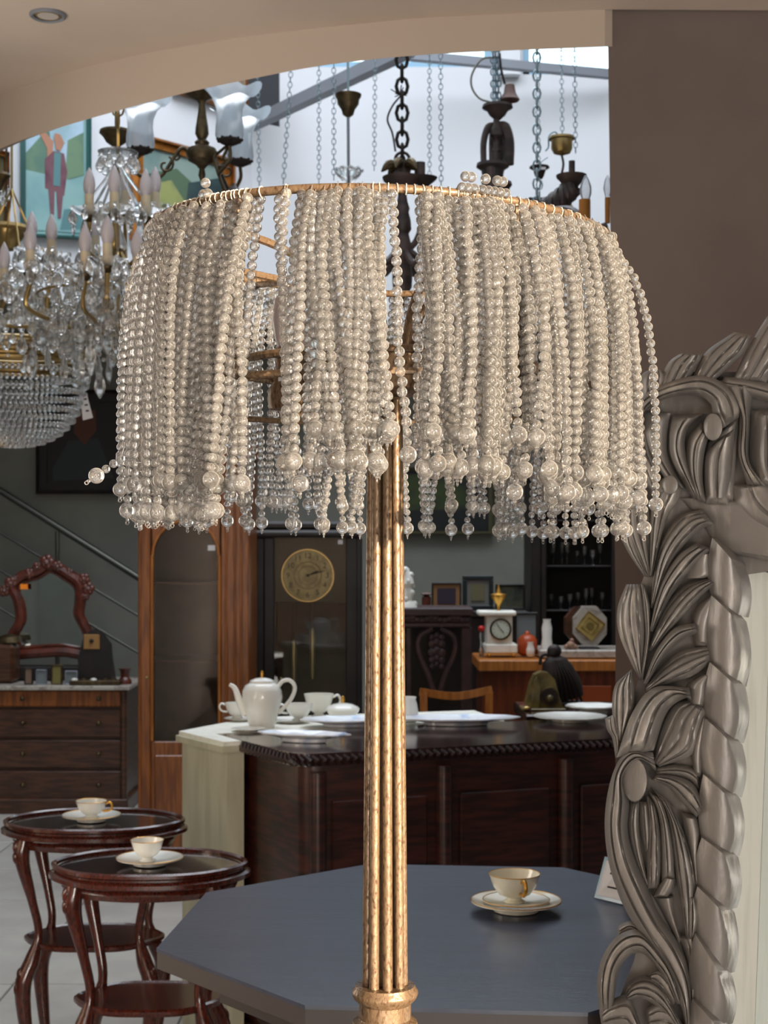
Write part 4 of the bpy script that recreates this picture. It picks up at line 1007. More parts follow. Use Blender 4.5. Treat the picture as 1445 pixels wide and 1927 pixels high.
# dark wooden lamp on the heavy chain
D = 4.6
t = thing('turned_wood_chandelier', 'dark chandelier with a turned wooden column hanging from a heavy black chain', 'chandelier', P(757, 290, D))
MB().chain(P(757, 300, D), Vector((X(754, D), D, RAILZ-.02)), .050, .0055, .36).build('heavy_chain', M_CHAIND, t)
MB().tube(smooth([P(754, 180, D), P(738, 200, D), P(729, 225, D), P(738, 250, D), P(744, 285, D)], 20), .003, seg=6).build('cable', M_DARKBR, t)
mb = MB()
for i in range(9): a = i*.7; mb.tube([P(752, 178, D), P(752+18*cos(a)*(.5+.5*(i % 2)), 172+12*sin(a), D)], .0018, seg=4)
mb.build('wire_ends', M_DARKBR, t)
MB().torus(P(757, 300, D), .022, .005, 'y', 14, 6).build('hook_ring', M_DARKBR, t)
MB().lathe_px(757, D, [(2, 290), (6, 296), (7, 308), (12, 318), (18, 330), (38, 334), (36, 340), (22, 350), (12, 356), (8, 366), (10, 380), (14, 392), (12, 400), (16, 415), (17, 432), (12, 440), (15, 452), (18, 466), (17, 482), (12, 490), (16, 500), (19, 520), (18, 540), (12, 552), (8, 570), (3, 580)], 20).build('column', M_DKWOOD, t)
for k in range(6):
    a = 2*pi*k/6+.2; c = P(757, 318, D); d = Vector((cos(a), sin(a), 0)); n_ = Vector((-d.y, d.x, 0)); mb = MB()
    sp = smooth([c+d*.01+Vector((0, 0, .004)), c+d*.04+Vector((0, 0, .012)), c+d*.066+Vector((0, 0, -.012))], 8)
    mb.tube(sp, [.003, .010, .014, .016, .015, .011, .007, .002], seg=8, squash=1); 
    for i, v in enumerate(mb.v): pass
    mb.build('carved_leaf', M_OLDBR, t)
for k, (dx, dy, hz) in enumerate(((.30, -.05, 1), (-.16, .22, 1), (-.20, -.2, 0), (.12, .25, 1), (.10, -.22, 0))):
    c = P(757, 470, D); d = Vector((dx, dy, 0)); 
    pts = [c+d*.05, c+d*.35+Vector((0, 0, -.06)), c+d*.7+Vector((0, 0, -.02)), c+d*.72+Vector((0, 0, .09)), c+d*.5+Vector((0, 0, .13))]
    MB().tube(smooth(pts, 18), .011, seg=8).build('arm', M_DKWOOD, t)
    e = c+d*.8
    if hz:
        e = c+d*.9
        MB().tube(smooth([c+d*.6+Vector((0, 0, -.04)), c+d*.85+Vector((0, 0, .0)), e+Vector((0, 0, .16))], 10), .009, seg=8).build('arm_end', M_DKWOOD, t)
        MB().lathe(e+Vector((0, 0, .16)), [(.008, -.02), (.03, 0), (.045, .012), (.042, .014), (.012, .008)], 16).build('drip_pan', M_DARKBR, t)
        MB().lathe(e+Vector((0, 0, .168)), [(.012, 0), (.012, .075)], 12).build('candle_sleeve', M_DKWOOD, t)
# pan and candle next to the column (right)
MB().lathe_px(797, D, [(8, 352), (14, 346), (24, 338), (26, 334), (10, 336)], 18).build('drip_pan', M_DARKBR, t)
MB().lathe_px(790, D, [(10, 336), (10, 306)], 14).build('candle_sleeve', M_DKWOOD, t)
MB().tube(smooth([P(797, 350, D), P(800, 400, D), P(785, 450, D), P(768, 470, D)], 14), .010, seg=8).build('arm', M_DKWOOD, t)

# dark lamp with claw frame
D = 5.0
t = thing('claw_chandelier', 'dark lamp of curved wooden claws over a dish, near the high window', 'chandelier', P(935, 195, D))
for px, pt in ((928, 926), (938, 938), (932, 932)):
    MB().chain(P(px, 196, D), Vector((X(pt, D), D, RAILZ)), .024, .0026).build('chain', M_CHAINS, t)
MB().tube(smooth([P(932, 108, D), P(906, 112, D), P(888, 140, D), P(888, 165, D), P(902, 185, D), P(922, 192, D)], 24), .0035, seg=6).build('cable', mat('grey_cable', (120, 120, 112), .6), t)
MB().tube(smooth([P(940, 100, D), P(943, 130, D), P(950, 158, D)], 8), .004, seg=6).build('cord', M_DARKBR, t)
MB().lathe_px(959, D, [(3, 157), (9, 160), (12, 176), (19, 188), (17, 190), (8, 180)], 18).build('ceiling_cup', mat('brown_cup', (110, 88, 82), .5, .3), t)
MB().lathe_px(936, D, [(28, 198), (29, 203), (20, 208), (15, 217), (9, 222), (5, 226)], 24).build('upper_dish', M_DKWOOD, t)
MB().lathe_px(934, D, [(5, 222), (7, 235), (13, 244), (13, 256), (7, 262), (5, 275), (9, 285)], 16).build('knob', M_DKWOOD, t)
for sgn, dep, r in ((-1, 0, .010), (1, .0, .016), (.35, .05, .012), (-.3, .06, .012)):
    pts = [(934+4*sgn, 232, 0), (934+16*sgn, 240, 1), (934+24*sgn, 268, 1), (934+24*sgn, 310, 1)]
    MB().tube(smooth([P(x, y, D+dep*k) for x, y, k in pts], 14), list(np.interp(np.linspace(0, 1, 14), [0, .3, 1], [r*.5, r*1.2, r])), seg=8).build('claw', M_DKWOOD, t)
MB().lathe_px(932, D, [(8, 312), (8, 284)], 14).build('candle_sleeve', M_DKWOOD, t)
MB().lathe_px(927, D, [(30, 308), (31, 314), (22, 320), (20, 330), (22, 340), (20, 352), (14, 365), (15, 380), (8, 392)], 24).build('lower_dish', M_DKWOOD, t)
MB().lathe_px(950, D-.05, [(12, 342), (14, 348), (9, 355), (8, 366), (4, 374)], 16).build('side_cup', M_DKWOOD, t)

# polished brass cup
D = 5.0
t = thing('brass_cup_pendant', 'polished brass ceiling cup with a looped white cord, upper right', 'lamp', P(1057, 262, D))
MB().lathe_px(1057, D, [(24, 258), (25, 262), (20, 264), (20, 280), (16, 288), (4, 292)], 26).build('ceiling_cup', M_BRASS, t)
MB().tube(smooth([P(1052, 258, D), P(1044, 248, D), P(1033, 256, D), P(1032, 276, D), P(1026, 284, D)], 16), .003, seg=6).build('cord', M_CHAINS, t)
MB().tube(smooth([P(1057, 292, D), P(1060, 310, D), P(1056, 335, D), P(1062, 350, D), P(1060, 375, D)], 16), .004, seg=6).build('lower_cord', M_DARKBR, t)
MB().lathe_px(1060, D, [(6, 375), (18, 388), (20, 396), (8, 402)], 16).build('lamp_holder', M_BRASS, t)
# small dark cup
t = thing('small_cup_pendant', 'small dark bell-shaped ceiling cup with a white label hanging on a chain', 'lamp', P(1015, 315, D))
MB().lathe_px(1015, D, [(18, 313), (19, 316), (12, 320), (9, 330), (6, 336), (2, 338)], 20).build('ceiling_cup', M_DARKBR, t)
MB().tube(smooth([P(1012, 312, D), P(1022, 302, D), P(1031, 296, D)], 8), .002, seg=5).build('cord', M_CHAINS, t)
MB().flat([P(1017, 314, D-.034), P(1027, 314, D-.034), P(1027, 319, D-.034), P(1017, 319, D-.034)], .001, (0, 1, 0)).build('label', M_PAPER, t, False)
MB().chain(P(1015, 378, D), P(1015, 338, D), .03, .002).build('chain', M_CHAINS, t)
mb = MB(); mb.lathe_px(1012, D, [(4, 376), (22, 379), (24, 383), (6, 386)], 14)
for k in range(6): mb.ball(P(998+k*6, 375, D), .008, 6, 5)
mb.build('leaf_crown', M_DARKBR, t)

# dark twisted wood chandelier (right)
D = 4.1
t = thing('twisted_wood_chandelier', 'dark chandelier of twisted wooden arms with an amber candle and clear bulb beside the pier', 'chandelier', P(1075, 350, D))
MB().chain(Vector((X(1010, D), D+.0, Z(405, D))), Vector((X(1010, D), D, RAILZ)), .03, .0028).build('chain', M_CHAINS, t)
MB().lathe_px(1075, D, [(6, 356), (14, 350), (22, 340), (28, 334), (29, 330), (10, 334)], 20).build('drip_pan', M_DKWOOD, t)
MB().lathe_px(1076, D, [(6, 333), (6, 303)], 12).build('candle_sleeve', M_DKWOOD, t)
sp = smooth([P(1010, 405, D), P(1035, 388, D), P(1062, 368, D), P(1078, 350, D)], 24); mb = MB()
for k in range(4):
    pts = []
    for i, p in enumerate(sp):
        a = i*.45+k*pi/2; pts.append(Vector(p)+Vector((sin(a)*.012, cos(a)*.018, cos(a+1)*.016)))
    mb.tube(pts, .013, seg=7)
mb.build('twisted_arm', M_DKWOOD, t)
sp = smooth([P(1010, 410, D), P(1040, 400, D-.1), P(1075, 400, D-.2), P(1098, 420, D-.24)], 20)
mb = MB(); mb.tube(sp, .016, seg=8); mb.build('arm', M_DKWOOD, t)
MB().lathe_px(1010, D, [(10, 450), (16, 430), (20, 412), (12, 400), (5, 395)], 16).build('hub', M_DKWOOD, t)
Dn = D-.24
MB().lathe_px(1100, Dn, [(11, 420), (11, 376)], 14).build('amber_candle_sleeve', mat('amber_sleeve', (160, 104, 36), .5), t)
MB().lathe_px(1102, Dn, [(7, 377), (11, 364), (11, 352), (6, 338), (1.5, 330)], 18).build('clear_bulb', M_BULBC, t)
MB().lathe_px(1143, Dn+.1, [(5, 420), (5, 372)], 12).build('amber_candle_sleeve', mat('amber_sleeve', (160, 104, 36), .5), t)
MB().lathe_px(1143, Dn+.1, [(4, 372), (8, 355), (5, 338), (1, 330)], 14).build('clear_bulb', M_BULBC, t)
MB().tube(smooth([P(1010, 420, D), P(1070, 450, D-.1), P(1143, 425, Dn+.1)], 14), .012, seg=8).build('arm', M_DKWOOD, t)

# ---- bronze chandelier with frosted tulip shades
D = 4.6
t = thing('tulip_chandelier', 'bronze three-light chandelier with frosted glass tulip shades', 'chandelier', P(380, 180, D))
MB().tube([P(380, 165, D), Vector((X(380, D), D, RAILZ))], .006, seg=8).build('rod', M_OLDBR, t)
MB().lathe_px(380, D, [(6, 160), (34, 168), (36, 175), (20, 184), (9, 190), (6, 196), (8, 215), (12, 240), (13, 252), (8, 262), (14, 268), (12, 274), (26, 280), (30, 290), (26, 302), (12, 310), (5, 318), (7, 330), (3, 340), (1, 345)], 26).build('stem', M_OLDBR, t)
mb = MB()
for k in range(8):
    a = 2*pi*k/8; p = P(380, 170, D); mb.ball((p.x+.05*cos(a), p.y+.05*sin(a), p.z), .012, 7, 5, (1, 1, .7))
mb.build('ornate_crown', M_OLDBR, t)
def tulip(parent, px, py_base, D, w=1.0, lean=0):
    c = P(px, py_base, D); mb = MB(); seg = 32; prof = [(.030, 0), (.034, .008), (.033, .03), (.030, .05), (.031, .07), (.040, .095), (.056, .115), (.070, .122)]
    vs = []
    for j, (r, z) in enumerate(prof):
        for k in range(seg):
            a = 2*pi*k/seg; f = (j/(len(prof)-1))**3; rr = r*(1+.10*f*cos(4*a))*w; vs.append((c.x+rr*cos(a), c.y+rr*sin(a), c.z+z*w+.014*f*cos(4*a+.6)))
    mb.add(vs, [(j*seg+k, j*seg+(k+1) % seg, (j+1)*seg+(k+1) % seg, (j+1)*seg+k) for j in range(len(prof)-1) for k in range(seg)])
    mb.build('tulip_shade', M_TUL, parent, angle=180)
    mb = MB(); mb.lathe(c, [(.010, -.02), (.028, -.012), (.038, -.004), (.036, 0), (.012, .002)], 18)
    for k in range(9): a = 2*pi*k/9; mb.ball((c.x+.036*cos(a), c.y+.036*sin(a), c.z-.002), .006, 6, 5)
    mb.build('shade_holder', M_DARKBR, parent); return c
M_TUL = clear_mat('frosted_tulip_glass', (204, 216, 226), .32, .05, .55, .3)
for px, py, dd in ((264, 280, -.05), (432, 262, -.10), (452, 302, .14)):
    c = tulip(t, px, py, D+dd, 1.28)
    s_ = -1 if px < 380 else 1; hub = P(380+s_*22, 292, D)
    e = c+Vector((0, 0, -.02)); m_ = (hub+e)/2
    pts = [hub, hub+Vector((s_*.03, 0, .02)), m_+Vector((s_*.02, 0, -.07)), e+Vector((s_*.012, 0, -.055)), e+Vector((s_*.015, 0, -.015)), e] if abs(px-380) > 80 else [hub, hub+Vector((s_*.02, 0, -.05)), e+Vector((-s_*.03, 0, -.08)), e+Vector((0, 0, -.04)), e]
    MB().tube(smooth(pts, 26), .0058, seg=8).build('arm', M_OLDBR, t)
    for q0, rr in ((hub+Vector((s_*.045, 0, -.005)), .014), (m_+Vector((0, 0, -.03)), .028)):
        pts = [q0+Vector((s_*rr*(1-i/22)*cos(i*.35+2), 0, rr*(1-i/22)*sin(i*.35+2))) for i in range(18)]
        MB().tube(pts, .0038, seg=6).build('scroll', M_OLDBR, t)
for (a, b, c_) in (((403, 300), (412, 330), (424, 362)), ((408, 290), (428, 275), (418, 300))):
    MB().tube(smooth([P(*a, D-.06), P(*b, D-.08), P(*c_, D-.08)], 12), .005, seg=6).build('scroll', M_OLDBR, t)
MB().lathe_px(440, D-.08, [(2, 345), (6, 352), (16, 360), (18, 363), (10, 362)], 14).build('bobeche', M_DARKBR, t)
MB().tube(smooth([P(424, 362, D-.08), P(436, 352, D-.08), P(440, 345, D-.08)], 8), .004, seg=6).build('scroll', M_OLDBR, t)

# ---- bronze canopy behind the crystal crown
t = thing('bronze_canopy', 'round aged bronze canopy behind the crystal crown of the big chandelier', 'lamp', P(222, 245, 4.9))
MB().lathe_px(218, 5.0, [(30, 246), (31, 251), (24, 258), (18, 268), (8, 275)], 24).build('dish', M_OLDBR, t)
MB().tube([P(218, 248, 5.0), Vector((X(218, 5.0), 5.0, RAILZ))], .004, seg=6).build('rod', M_OLDBR, t)
t = thing('gold_ceiling_canopy', 'gilded stepped canopy at the far left edge above the candle bulbs', 'lamp', P(20, 440, 5.0))
MB().lathe_px(12, 5.0, [(44, 426), (46, 432), (34, 436), (32, 446), (24, 456), (16, 470)], 26).build('dish', M_BRASS, t)
MB().tube([P(12, 428, 5.0), Vector((X(12, 5.0), 5.0, RAILZ))], .004, seg=6).build('rod', M_OLDBR, t)
t = thing('edge_crystal_pendant', 'small crystal pendant with a brass cup at the left edge beside the painting', 'lamp', P(-2, 330, 5.0))
MB().lathe_px(-2, 5.0, [(20, 326), (22, 331), (12, 340), (8, 350), (3, 360)], 20).build('brass_cup', M_OLDBR, t)
MB().tube([P(-2, 328, 5.0), Vector((X(-2, 5.0), 5.0, RAILZ))], .004, seg=6).build('rod', M_OLDBR, t)

# ---- crystal drops
def drop_mesh():
    mb = MB(); mb.lathe((0, 0, 0), [(0, -.034), (.006, -.031), (.0105, -.024), (.011, -.018), (.007, -.006), (.002, 0), (.0, .001)], 8); 
    mb.ball((0, 0, .006), .005, 6, 4); return mb
def plate_mesh():
    mb = MB(); mb.lathe((0, 0, 0), [(0, -.055), (.004, -.052), (.010, -.040), (.012, -.030), (.008, -.012), (.002, 0)], 6, sy=.5); mb.ball((0, 0, .006), .006, 6, 4); return mb
protos = {}
for nm, f in (('a', drop_mesh), ('b', plate_mesh)):
    o = f().build('crystal_drop', M_CRYS, None, True, base=False, angle=28); protos[nm] = o.data; bpy.data.objects.remove(o)
def drop(parent, p, kind='a', s=1.0, rz=None):
    o = bpy.data.objects.new('crystal_drop', protos[kind]); COL.objects.link(o); o.parent = parent
    o.location = Vector(p)-Vector(parent['_o']); o.scale = (s, s, s); o.rotation_euler = (0, 0, random.uniform(0, 6) if rz is None else rz); return o
for k in range(8):
    a = 2*pi*k/8; drop(t, P(-2, 345+random.uniform(0, 40), 5.0)+Vector((.03*cos(a), .03*sin(a), 0)), 'a', 1.0)

# big crystal chandelier
D = 4.1
random.seed(11)
c = P(222, 400, D)
t = thing('crystal_chandelier', 'large brass chandelier with ivory candle bulbs and many crystal drops, upper left', 'chandelier', c)
MB().tube([P(222, 292, D), Vector((X(222, D), D, RAILZ))], .004, seg=6).build('rod', M_BRASS, t)
MB().chain(P(222, 235, D), P(222, 190, D), .05, .003).build('hook', M_BRASS, t)
MB().lathe_px(222, D, [(3, 292), (6, 305), (4, 330), (8, 350), (5, 380), (9, 410), (6, 430), (14, 450), (18, 470), (10, 490), (6, 520), (12, 545), (20, 570), (14, 600), (6, 620), (3, 640)], 14).build('glass_stem', M_CRYS, t)
MB().tube([P(222, 300, D), P(222, 630, D)], .004, seg=6).build('core_rod', M_BRASS, t)
MB().lathe_px(222, D, [(6, 302), (20, 300), (36, 290), (38, 286), (34, 286), (16, 296), (3, 298)], 24).build('crystal_crown', M_CRYS, t)
for k in range(10):
    a = 2*pi*k/10; drop(t, P(222, 296, D)+Vector((.05*cos(a), .05*sin(a), -.004)), 'a', 1.15)
for k in range(7):
    a = 2*pi*k/7; MB().tube(smooth([P(222, 302, D), P(222, 340, D)+Vector((.035*cos(a), .035*sin(a), 0)), P(222, 400, D)+Vector((.10*cos(a), .10*sin(a), 0))], 10), .004, seg=5).build('bead_swag', M_CRYS, t)
lower = [(8, 545, -.10), (57, 512, -.25), (97, 490, .02), (160, 515, -.30), (202, 500, -.33), (258, 525, -.30), (330, 510, -.2), (400, 500, 0), (60, 480, .25), (330, 500, .3), (180, 480, .34)]
upper = [(168, 405, -.08), (215, 402, -.16), (274, 408, -.12), (292, 400, .05), (235, 396, .16)]
hubL = P(222, 600, D); hubU = P(222, 470, D)
def candle(px, py, dd, hub):
    Dc = D+dd; b = P(px, py, Dc)
    d = Vector((b.x-hub.x, b.y-hub.y, 0)); L_ = d.length; d.normalize()
    pts = [Vector((hub.x, hub.y, hub.z))+d*.01, hub+d*L_*.35+Vector((0, 0, -.05)), hub+d*L_*.75+Vector((0, 0, -.035)), Vector((b.x, b.y, min(b.z-.09, hub.z+.0)))+d*.012, b+Vector((0, 0, -.03)), b+Vector((0, 0, -.012))]
    arm = MB().tube(smooth(pts, 22), .0058, seg=7).build('arm', M_BRASS, t)
    MB().lathe(b, [(.004, -.02), (.014, -.012), (.018, -.006), (.018, -.002), (.008, 0)], 14).build('cup', M_OLDBR, arm)
    mb = MB(); sg = 20; vs = []
    for j, (r, z) in enumerate(((.012, -.001), (.03, .002), (.045, .012), (.052, .016))):
        for k in range(sg): a = 2*pi*k/sg; rr = r*(1+.08*(j == 3)*cos(5*a)); vs.append((b.x+rr*cos(a), b.y+rr*sin(a), b.z+z))
    mb.add(vs, [(j*sg+k, j*sg+(k+1) % sg, (j+1)*sg+(k+1) % sg, (j+1)*sg+k) for j in range(3) for k in range(sg)])
    mb.build('glass_bobeche', M_CRYS, arm)
    h = 38/F*D
    MB().lathe(b, [(.0135, 0), (.0135, .012), (.0125, .013), (.0125, h)], 14).build('candle_sleeve', M_CAND, arm)
    MB().lathe(b+Vector((0, 0, h)), [(.011, 0), (.0155, .012), (.0165, .026), (.0145, .042), (.009, .058), (.003, .070), (.0, .074)], 16).build('candle_bulb', M_BULB, arm)
    for k in range(7):
        a = 2*pi*k/7+px; drop(t, b+Vector((.048*cos(a), .048*sin(a), .008)), random.choice('ab'), random.uniform(.9, 1.4))
for px, py, dd in lower: candle(px, py, dd, hubL)
for px, py, dd in upper: candle(px, py, dd, hubU)
# festoon drops between arms
for k in range(120):
    a = random.uniform(0, 2*pi); r = random.uniform(.06, .36); z = Z(random.uniform(560, 665), D)+.10*r
    p = Vector((c.x+r*cos(a), c.y+r*sin(a), z)); drop(t, p, random.choice('aab'), random.uniform(.9, 1.7))
for px, py in ((188, 700), (205, 672), (186, 672), (150, 660), (120, 668), (90, 650), (60, 655), (170, 640), (140, 640)):
    drop(t, P(px, py, D-.33+random.uniform(0, .2)), 'b', random.uniform(1.1, 1.5))
mb = MB(); dv_, df_ = drop_mesh().v, drop_mesh().f
for k in range(260):
    a = random.uniform(0, 2*pi); r = random.uniform(.10, .36); s_ = random.uniform(.9, 1.6); z = Z(random.uniform(520, 650), D)+.06*r
    mb.add([(c.x+r*cos(a)+x*s_, c.y+r*sin(a)+y*s_, z+q*s_) for x, y, q in dv_], df_)
o = mb.build('crystal_festoon', M_CRYS, t, False); o['kind'] = 'stuff'
mb = MB()
for k in range(190):
    a = random.uniform(0, 2*pi); r = random.uniform(.05, .36); p = (c.x+r*cos(a), c.y+r*sin(a), Z(random.uniform(540, 690), D)); mb.ball(p, random.uniform(.004, .008), 6, 4)
o = mb.build('small_beads', M_CRYS, t, False); o['kind'] = 'stuff'
MB().torus(P(222, 610, D), .10, .006, 'z', 30, 6).build('brass_ring', M_BRASS, t)
MB().torus(P(222, 560, D), .22, .004, 'z', 40, 6).build('brass_ring', M_BRASS, t)

# basket chandelier
D = 4.6
c = P(22, 690, D); R0 = 142/F*D
t = thing('basket_chandelier', 'basket chandelier of crystal strings below a ribbed gold band, with a paper tag', 'chandelier', (c.x, c.y, Z(835, D)))
for k in range(6):
    MB().torus((c.x, c.y, c.z+.004+k*.0125), R0*(1-.004*k*k), .006, 'z', 60, 6).build('gold_band', M_BRASS, t)
for k in range(4):
    a = pi/2*k+.5; MB().tube([(c.x+R0*.95*cos(a), c.y+R0*.95*sin(a), c.z+.06), (c.x, c.y, c.z+.55)], .003, seg=5).build('support_chain', M_BRASS, t)
MB().tube([(c.x, c.y, c.z+.55), (c.x, c.y, RAILZ)], .004, seg=6).build('rod', M_BRASS, t)
nring = 12
for j in range(nring):
    u = (j+.5)/nring; ang = u*pi/2; rr = R0*cos(ang)**.75; zz = c.z-.01-(Z(690, D)-Z(832, D))*sin(ang)
    n_ = max(8, int(2*pi*rr/.017)); mb = MB()
    for k in range(n_):
        a = 2*pi*(k+.5*(j % 2))/n_; mb.ball((c.x+rr*cos(a), c.y+rr*sin(a), zz), .0072, 6, 4, (1, 1, 1.25))
    o = mb.build('crystal_row', M_CRYS, t, False)
MB().lathe((c.x-.03, c.y, Z(836, D)), [(.0, -.01), (.012, -.004), (.014, .004), (.006, .012)], 10).build('finial', M_BRASS, t)
MB().tube([P(163, 690, D), P(158, 742, D)], .001, seg=4).build('tag_string', M_PAPER, t)
tg = MB().flat([P(150, 744, D-.0), P(163, 741, D), P(175, 786, D), P(156, 791, D)], .001, (0, 1, 0)).build('price_tag', M_PAPER, t, False)
for k in range(3):
    MB().flat([P(157+k*2, 750+k*11, D-.001), P(163+k*2, 749+k*11, D-.001), P(163.5+k*2, 752+k*11, D-.001), P(157.5+k*2, 753+k*11, D-.001)], .0006, (0, 1, 0)).build('handwriting', M_INK, tg, False)
for k in range(16):
    a = 2*pi*k/16; drop(t, (c.x+R0*cos(a), c.y+R0*sin(a), c.z-.01), 'a', 1.1)
# ================================================================= foreground
# ---- octagonal blue table
TH = .76
oc = Vector((.13, 2.645)); R = .535
ang0 = math.atan2(2.48-oc.y, -.387-oc.x)
octa = [(oc.x+R*cos(ang0+k*pi/4), oc.y+R*sin(ang0+k*pi/4)) for k in range(8)]
octa = [(min(x, .66), y) for x, y in octa]
t = thing('octagonal_table', 'slate blue painted octagonal table below the lamp', 'table', (oc.x, oc.y, 0))
ins = lambda k: [tuple(oc+(Vector(p)-oc)*k) for p in octa]
MB().prism(octa, TH-.006, TH).build('table_top', M_BLUE, t, False)
MB().prism(ins(.998), TH-.034, TH-.006).build('edge', M_BLUEEDGE, t, False)
MB().prism(ins(.80), TH-.10, TH-.034).build('apron', M_BLUEEDGE, t, False)
MB().lathe((oc.x, oc.y, 0), [(.07, .12), (.075, .18), (.05, .26), (.045, .40), (.06, .5), (.08, .58), (.10, .66)], 20).build('pedestal', M_BLUEEDGE, t)
for k in range(4):
    a = ang0+k*pi/2+.3; d = Vector((cos(a), sin(a), 0)); c = Vector((oc.x, oc.y, 0))
    MB().tube(smooth([c+d*.03+Vector((0, 0, .2)), c+d*.18+Vector((0, 0, .16)), c+d*.30+Vector((0, 0, .03))], 10), [.035]*5+[.03]*5, seg=8).build('foot', M_BLUEEDGE, t)
z = TH
plate('saucer', 'white gilt-edged saucer and plate on the blue table', 971, 2.74, z, .0835, mat('ivory_porcelain', (226, 222, 204), .16, coat=.6), trim=True, hz=1.4)
plate('inner_saucer', 'small saucer under the cup on the blue table', 971, 2.74, z+.012, .062, MATS['ivory_porcelain'], trim=True, hz=.9)
cup('tea_cup', 'white flared cup with a gold handle on the blue table', 968, 2.735, z+.018, .0475, .052, MATS['ivory_porcelain'], foot=.46, handle=-1.35, hm=M_GOLD, trim=True)
# sign card
t = thing('sign_card', 'small white card in a clear stand at the right edge of the blue table', 'sign', P(1150, 1690, 2.86))
a_, b_, c_, d_ = P(1118, 1692, 2.84), P(1176, 1703, 2.78), P(1184, 1620, 2.80), P(1138, 1612, 2.86)
zs = TH-a_.z
q = [Vector((v.x, v.y, v.z)) for v in (a_, b_, c_, d_)]
q[0].z = TH+.002; q[1].z = TH+.002
nn = Vector((-.15, -1, .1)).normalized()
MB().flat([v-nn*.003 for v in q], .003, nn).build('clear_stand', mat('acrylic_stand', (150, 176, 190), .1), t, False)
cc = sum(q, Vector())/4
MB().flat([cc+(v-cc)*.84+nn*.001 for v in q], .0015, nn).build('card', mat('card_paper', (206, 204, 204), .7), t, False)
for k in range(3):
    u0, u1 = .34+.16*k, .38+.16*k
    l = lambda s, u: (q[0]*(1-s)+q[1]*s)*u+(q[3]*(1-s)+q[2]*s)*(1-u)+nn*.003
    MB().flat([l(.34, u0), l(.8, u0), l(.8, u1), l(.34, u1)], .0004, nn).build('text_line', M_INK, t, False)

# ---- floor lamp with bead shade
LC = Vector((-.002+.0, 1.55, 0)); LX = X(724.5, 1.55)
t = thing('bead_lamp', 'tall silver-gilt fluted column lamp with a shade of hanging clear bead strands', 'lamp', (LX, 1.55, 0))
LD = 1.55
zc = Z(1852, LD)
zt_ = Z(752, LD)
for k in range(8):
    a = radians(8-90+45*k)
    r0, r1 = .0188, .0138
    p0 = Vector((LX+r0*cos(a), LD+r0*sin(a), zc-.001)); p1 = Vector((LX+r1*cos(a), LD+r1*sin(a), zt_))
    MB().tube([p0.lerp(p1, i/12) for i in range(13)], list(np.linspace(.0052, .0046, 13)), seg=14).build('fluted_rod', M_LEAF, t)
MB().tube([(LX, LD, zc), (LX, LD, zt_)], [.010, .008], seg=12).build('core_tube', M_LEAF, t)
base_prof = [(59, 1853), (61, 1856), (62, 1864), (62, 1870), (59, 1877), (52, 1884), (49, 1887), (49, 1914), (52, 1917), (60, 1921), (63, 1930), (63, 1940), (58, 1950), (50, 1956), (46, 1975), (46, 1990)]
MB().lathe_px(724.5, LD, [(56, 1853), (57, 1855)]+[(57, 1858)]+base_prof[2:], 48).build('collar', M_LEAF, t)
MB().lathe((LX, LD, 0), [(.15, 0), (.155, .012), (.15, .028), (.10, .045), (.05, .06), (.035, .09), (.04, .12), (.028, .15), (.025, .40), (.032, .60), (.03, .72), (.025, .80), (.0255, Z(1988, LD))], 40).build('base', M_LEAF, t)
# hub (square cup) and top plate
MB().lathe_px(724.5, LD, [(34, 754), (36, 750), (34, 746)], 32).build('capital_plate', M_LEAF, t)
hubm = MB().lathe_px(724.5, LD, [(30, 746), (60, 744), (78, 736), (80, 690), (80, 672), (76, 670), (74, 700), (30, 730)], 40).build('hub_drum', M_LEAF, t)
# rings
def ring_pt(a, rx, ry, z, tilt=.0): x = rx*cos(a); return Vector((LX-.004+x, LD+ry*sin(a), z-tilt*x))
HT = CZ+.3156
RX, RY = .240, .262
MB().tube([ring_pt(2*pi*k/72, RX, RY, HT, .03) for k in range(72)], .0041, seg=10, closed=True).build('top_ring', M_LEAF, t)
MB().tube([ring_pt(2*pi*k/60, .160, .160, CZ+.191) for k in range(60)], .0042, seg=8, closed=True).build('inner_ring', M_LEAF, t)
MB().tube([ring_pt(2*pi*k/60, .245, .262, CZ+.1575) for k in range(60)], .0035, seg=8, closed=True).build('lower_ring', M_LEAF, t)
# arms: curved from the hub up to the top ring and struts
for k in range(4):
    a = radians(38+90*k)
    e = ring_pt(a, RX, RY, HT-.004, .03); m1_ = ring_pt(a, .12, .12, CZ+.30); s0 = ring_pt(a, .035, .035, CZ+.20)
    MB().tube(smooth([s0, ring_pt(a, .06, .06, CZ+.262), m1_, e], 20), .0042, seg=8).build('curved_arm', M_LEAF, t)
    MB().tube([ring_pt(a+.2, .04, .04, CZ+.19), ring_pt(a+.2, .160, .160, CZ+.191)], .004, seg=8).build('ring_spoke', M_LEAF, t)
for a in (radians(238), radians(300), radians(60), radians(150)):
    MB().tube([ring_pt(a, RX, RY, HT, .03), ring_pt(a, .245, .262, CZ+.1575)], .0032, seg=8).build('ring_upright', M_LEAF, t)
MB().tube([ring_pt(radians(165), RX, RY, HT, .03), ring_pt(radians(100), .16, .21, HT-.012)], .0042, seg=8).build('slanting_strut', M_LEAF, t)
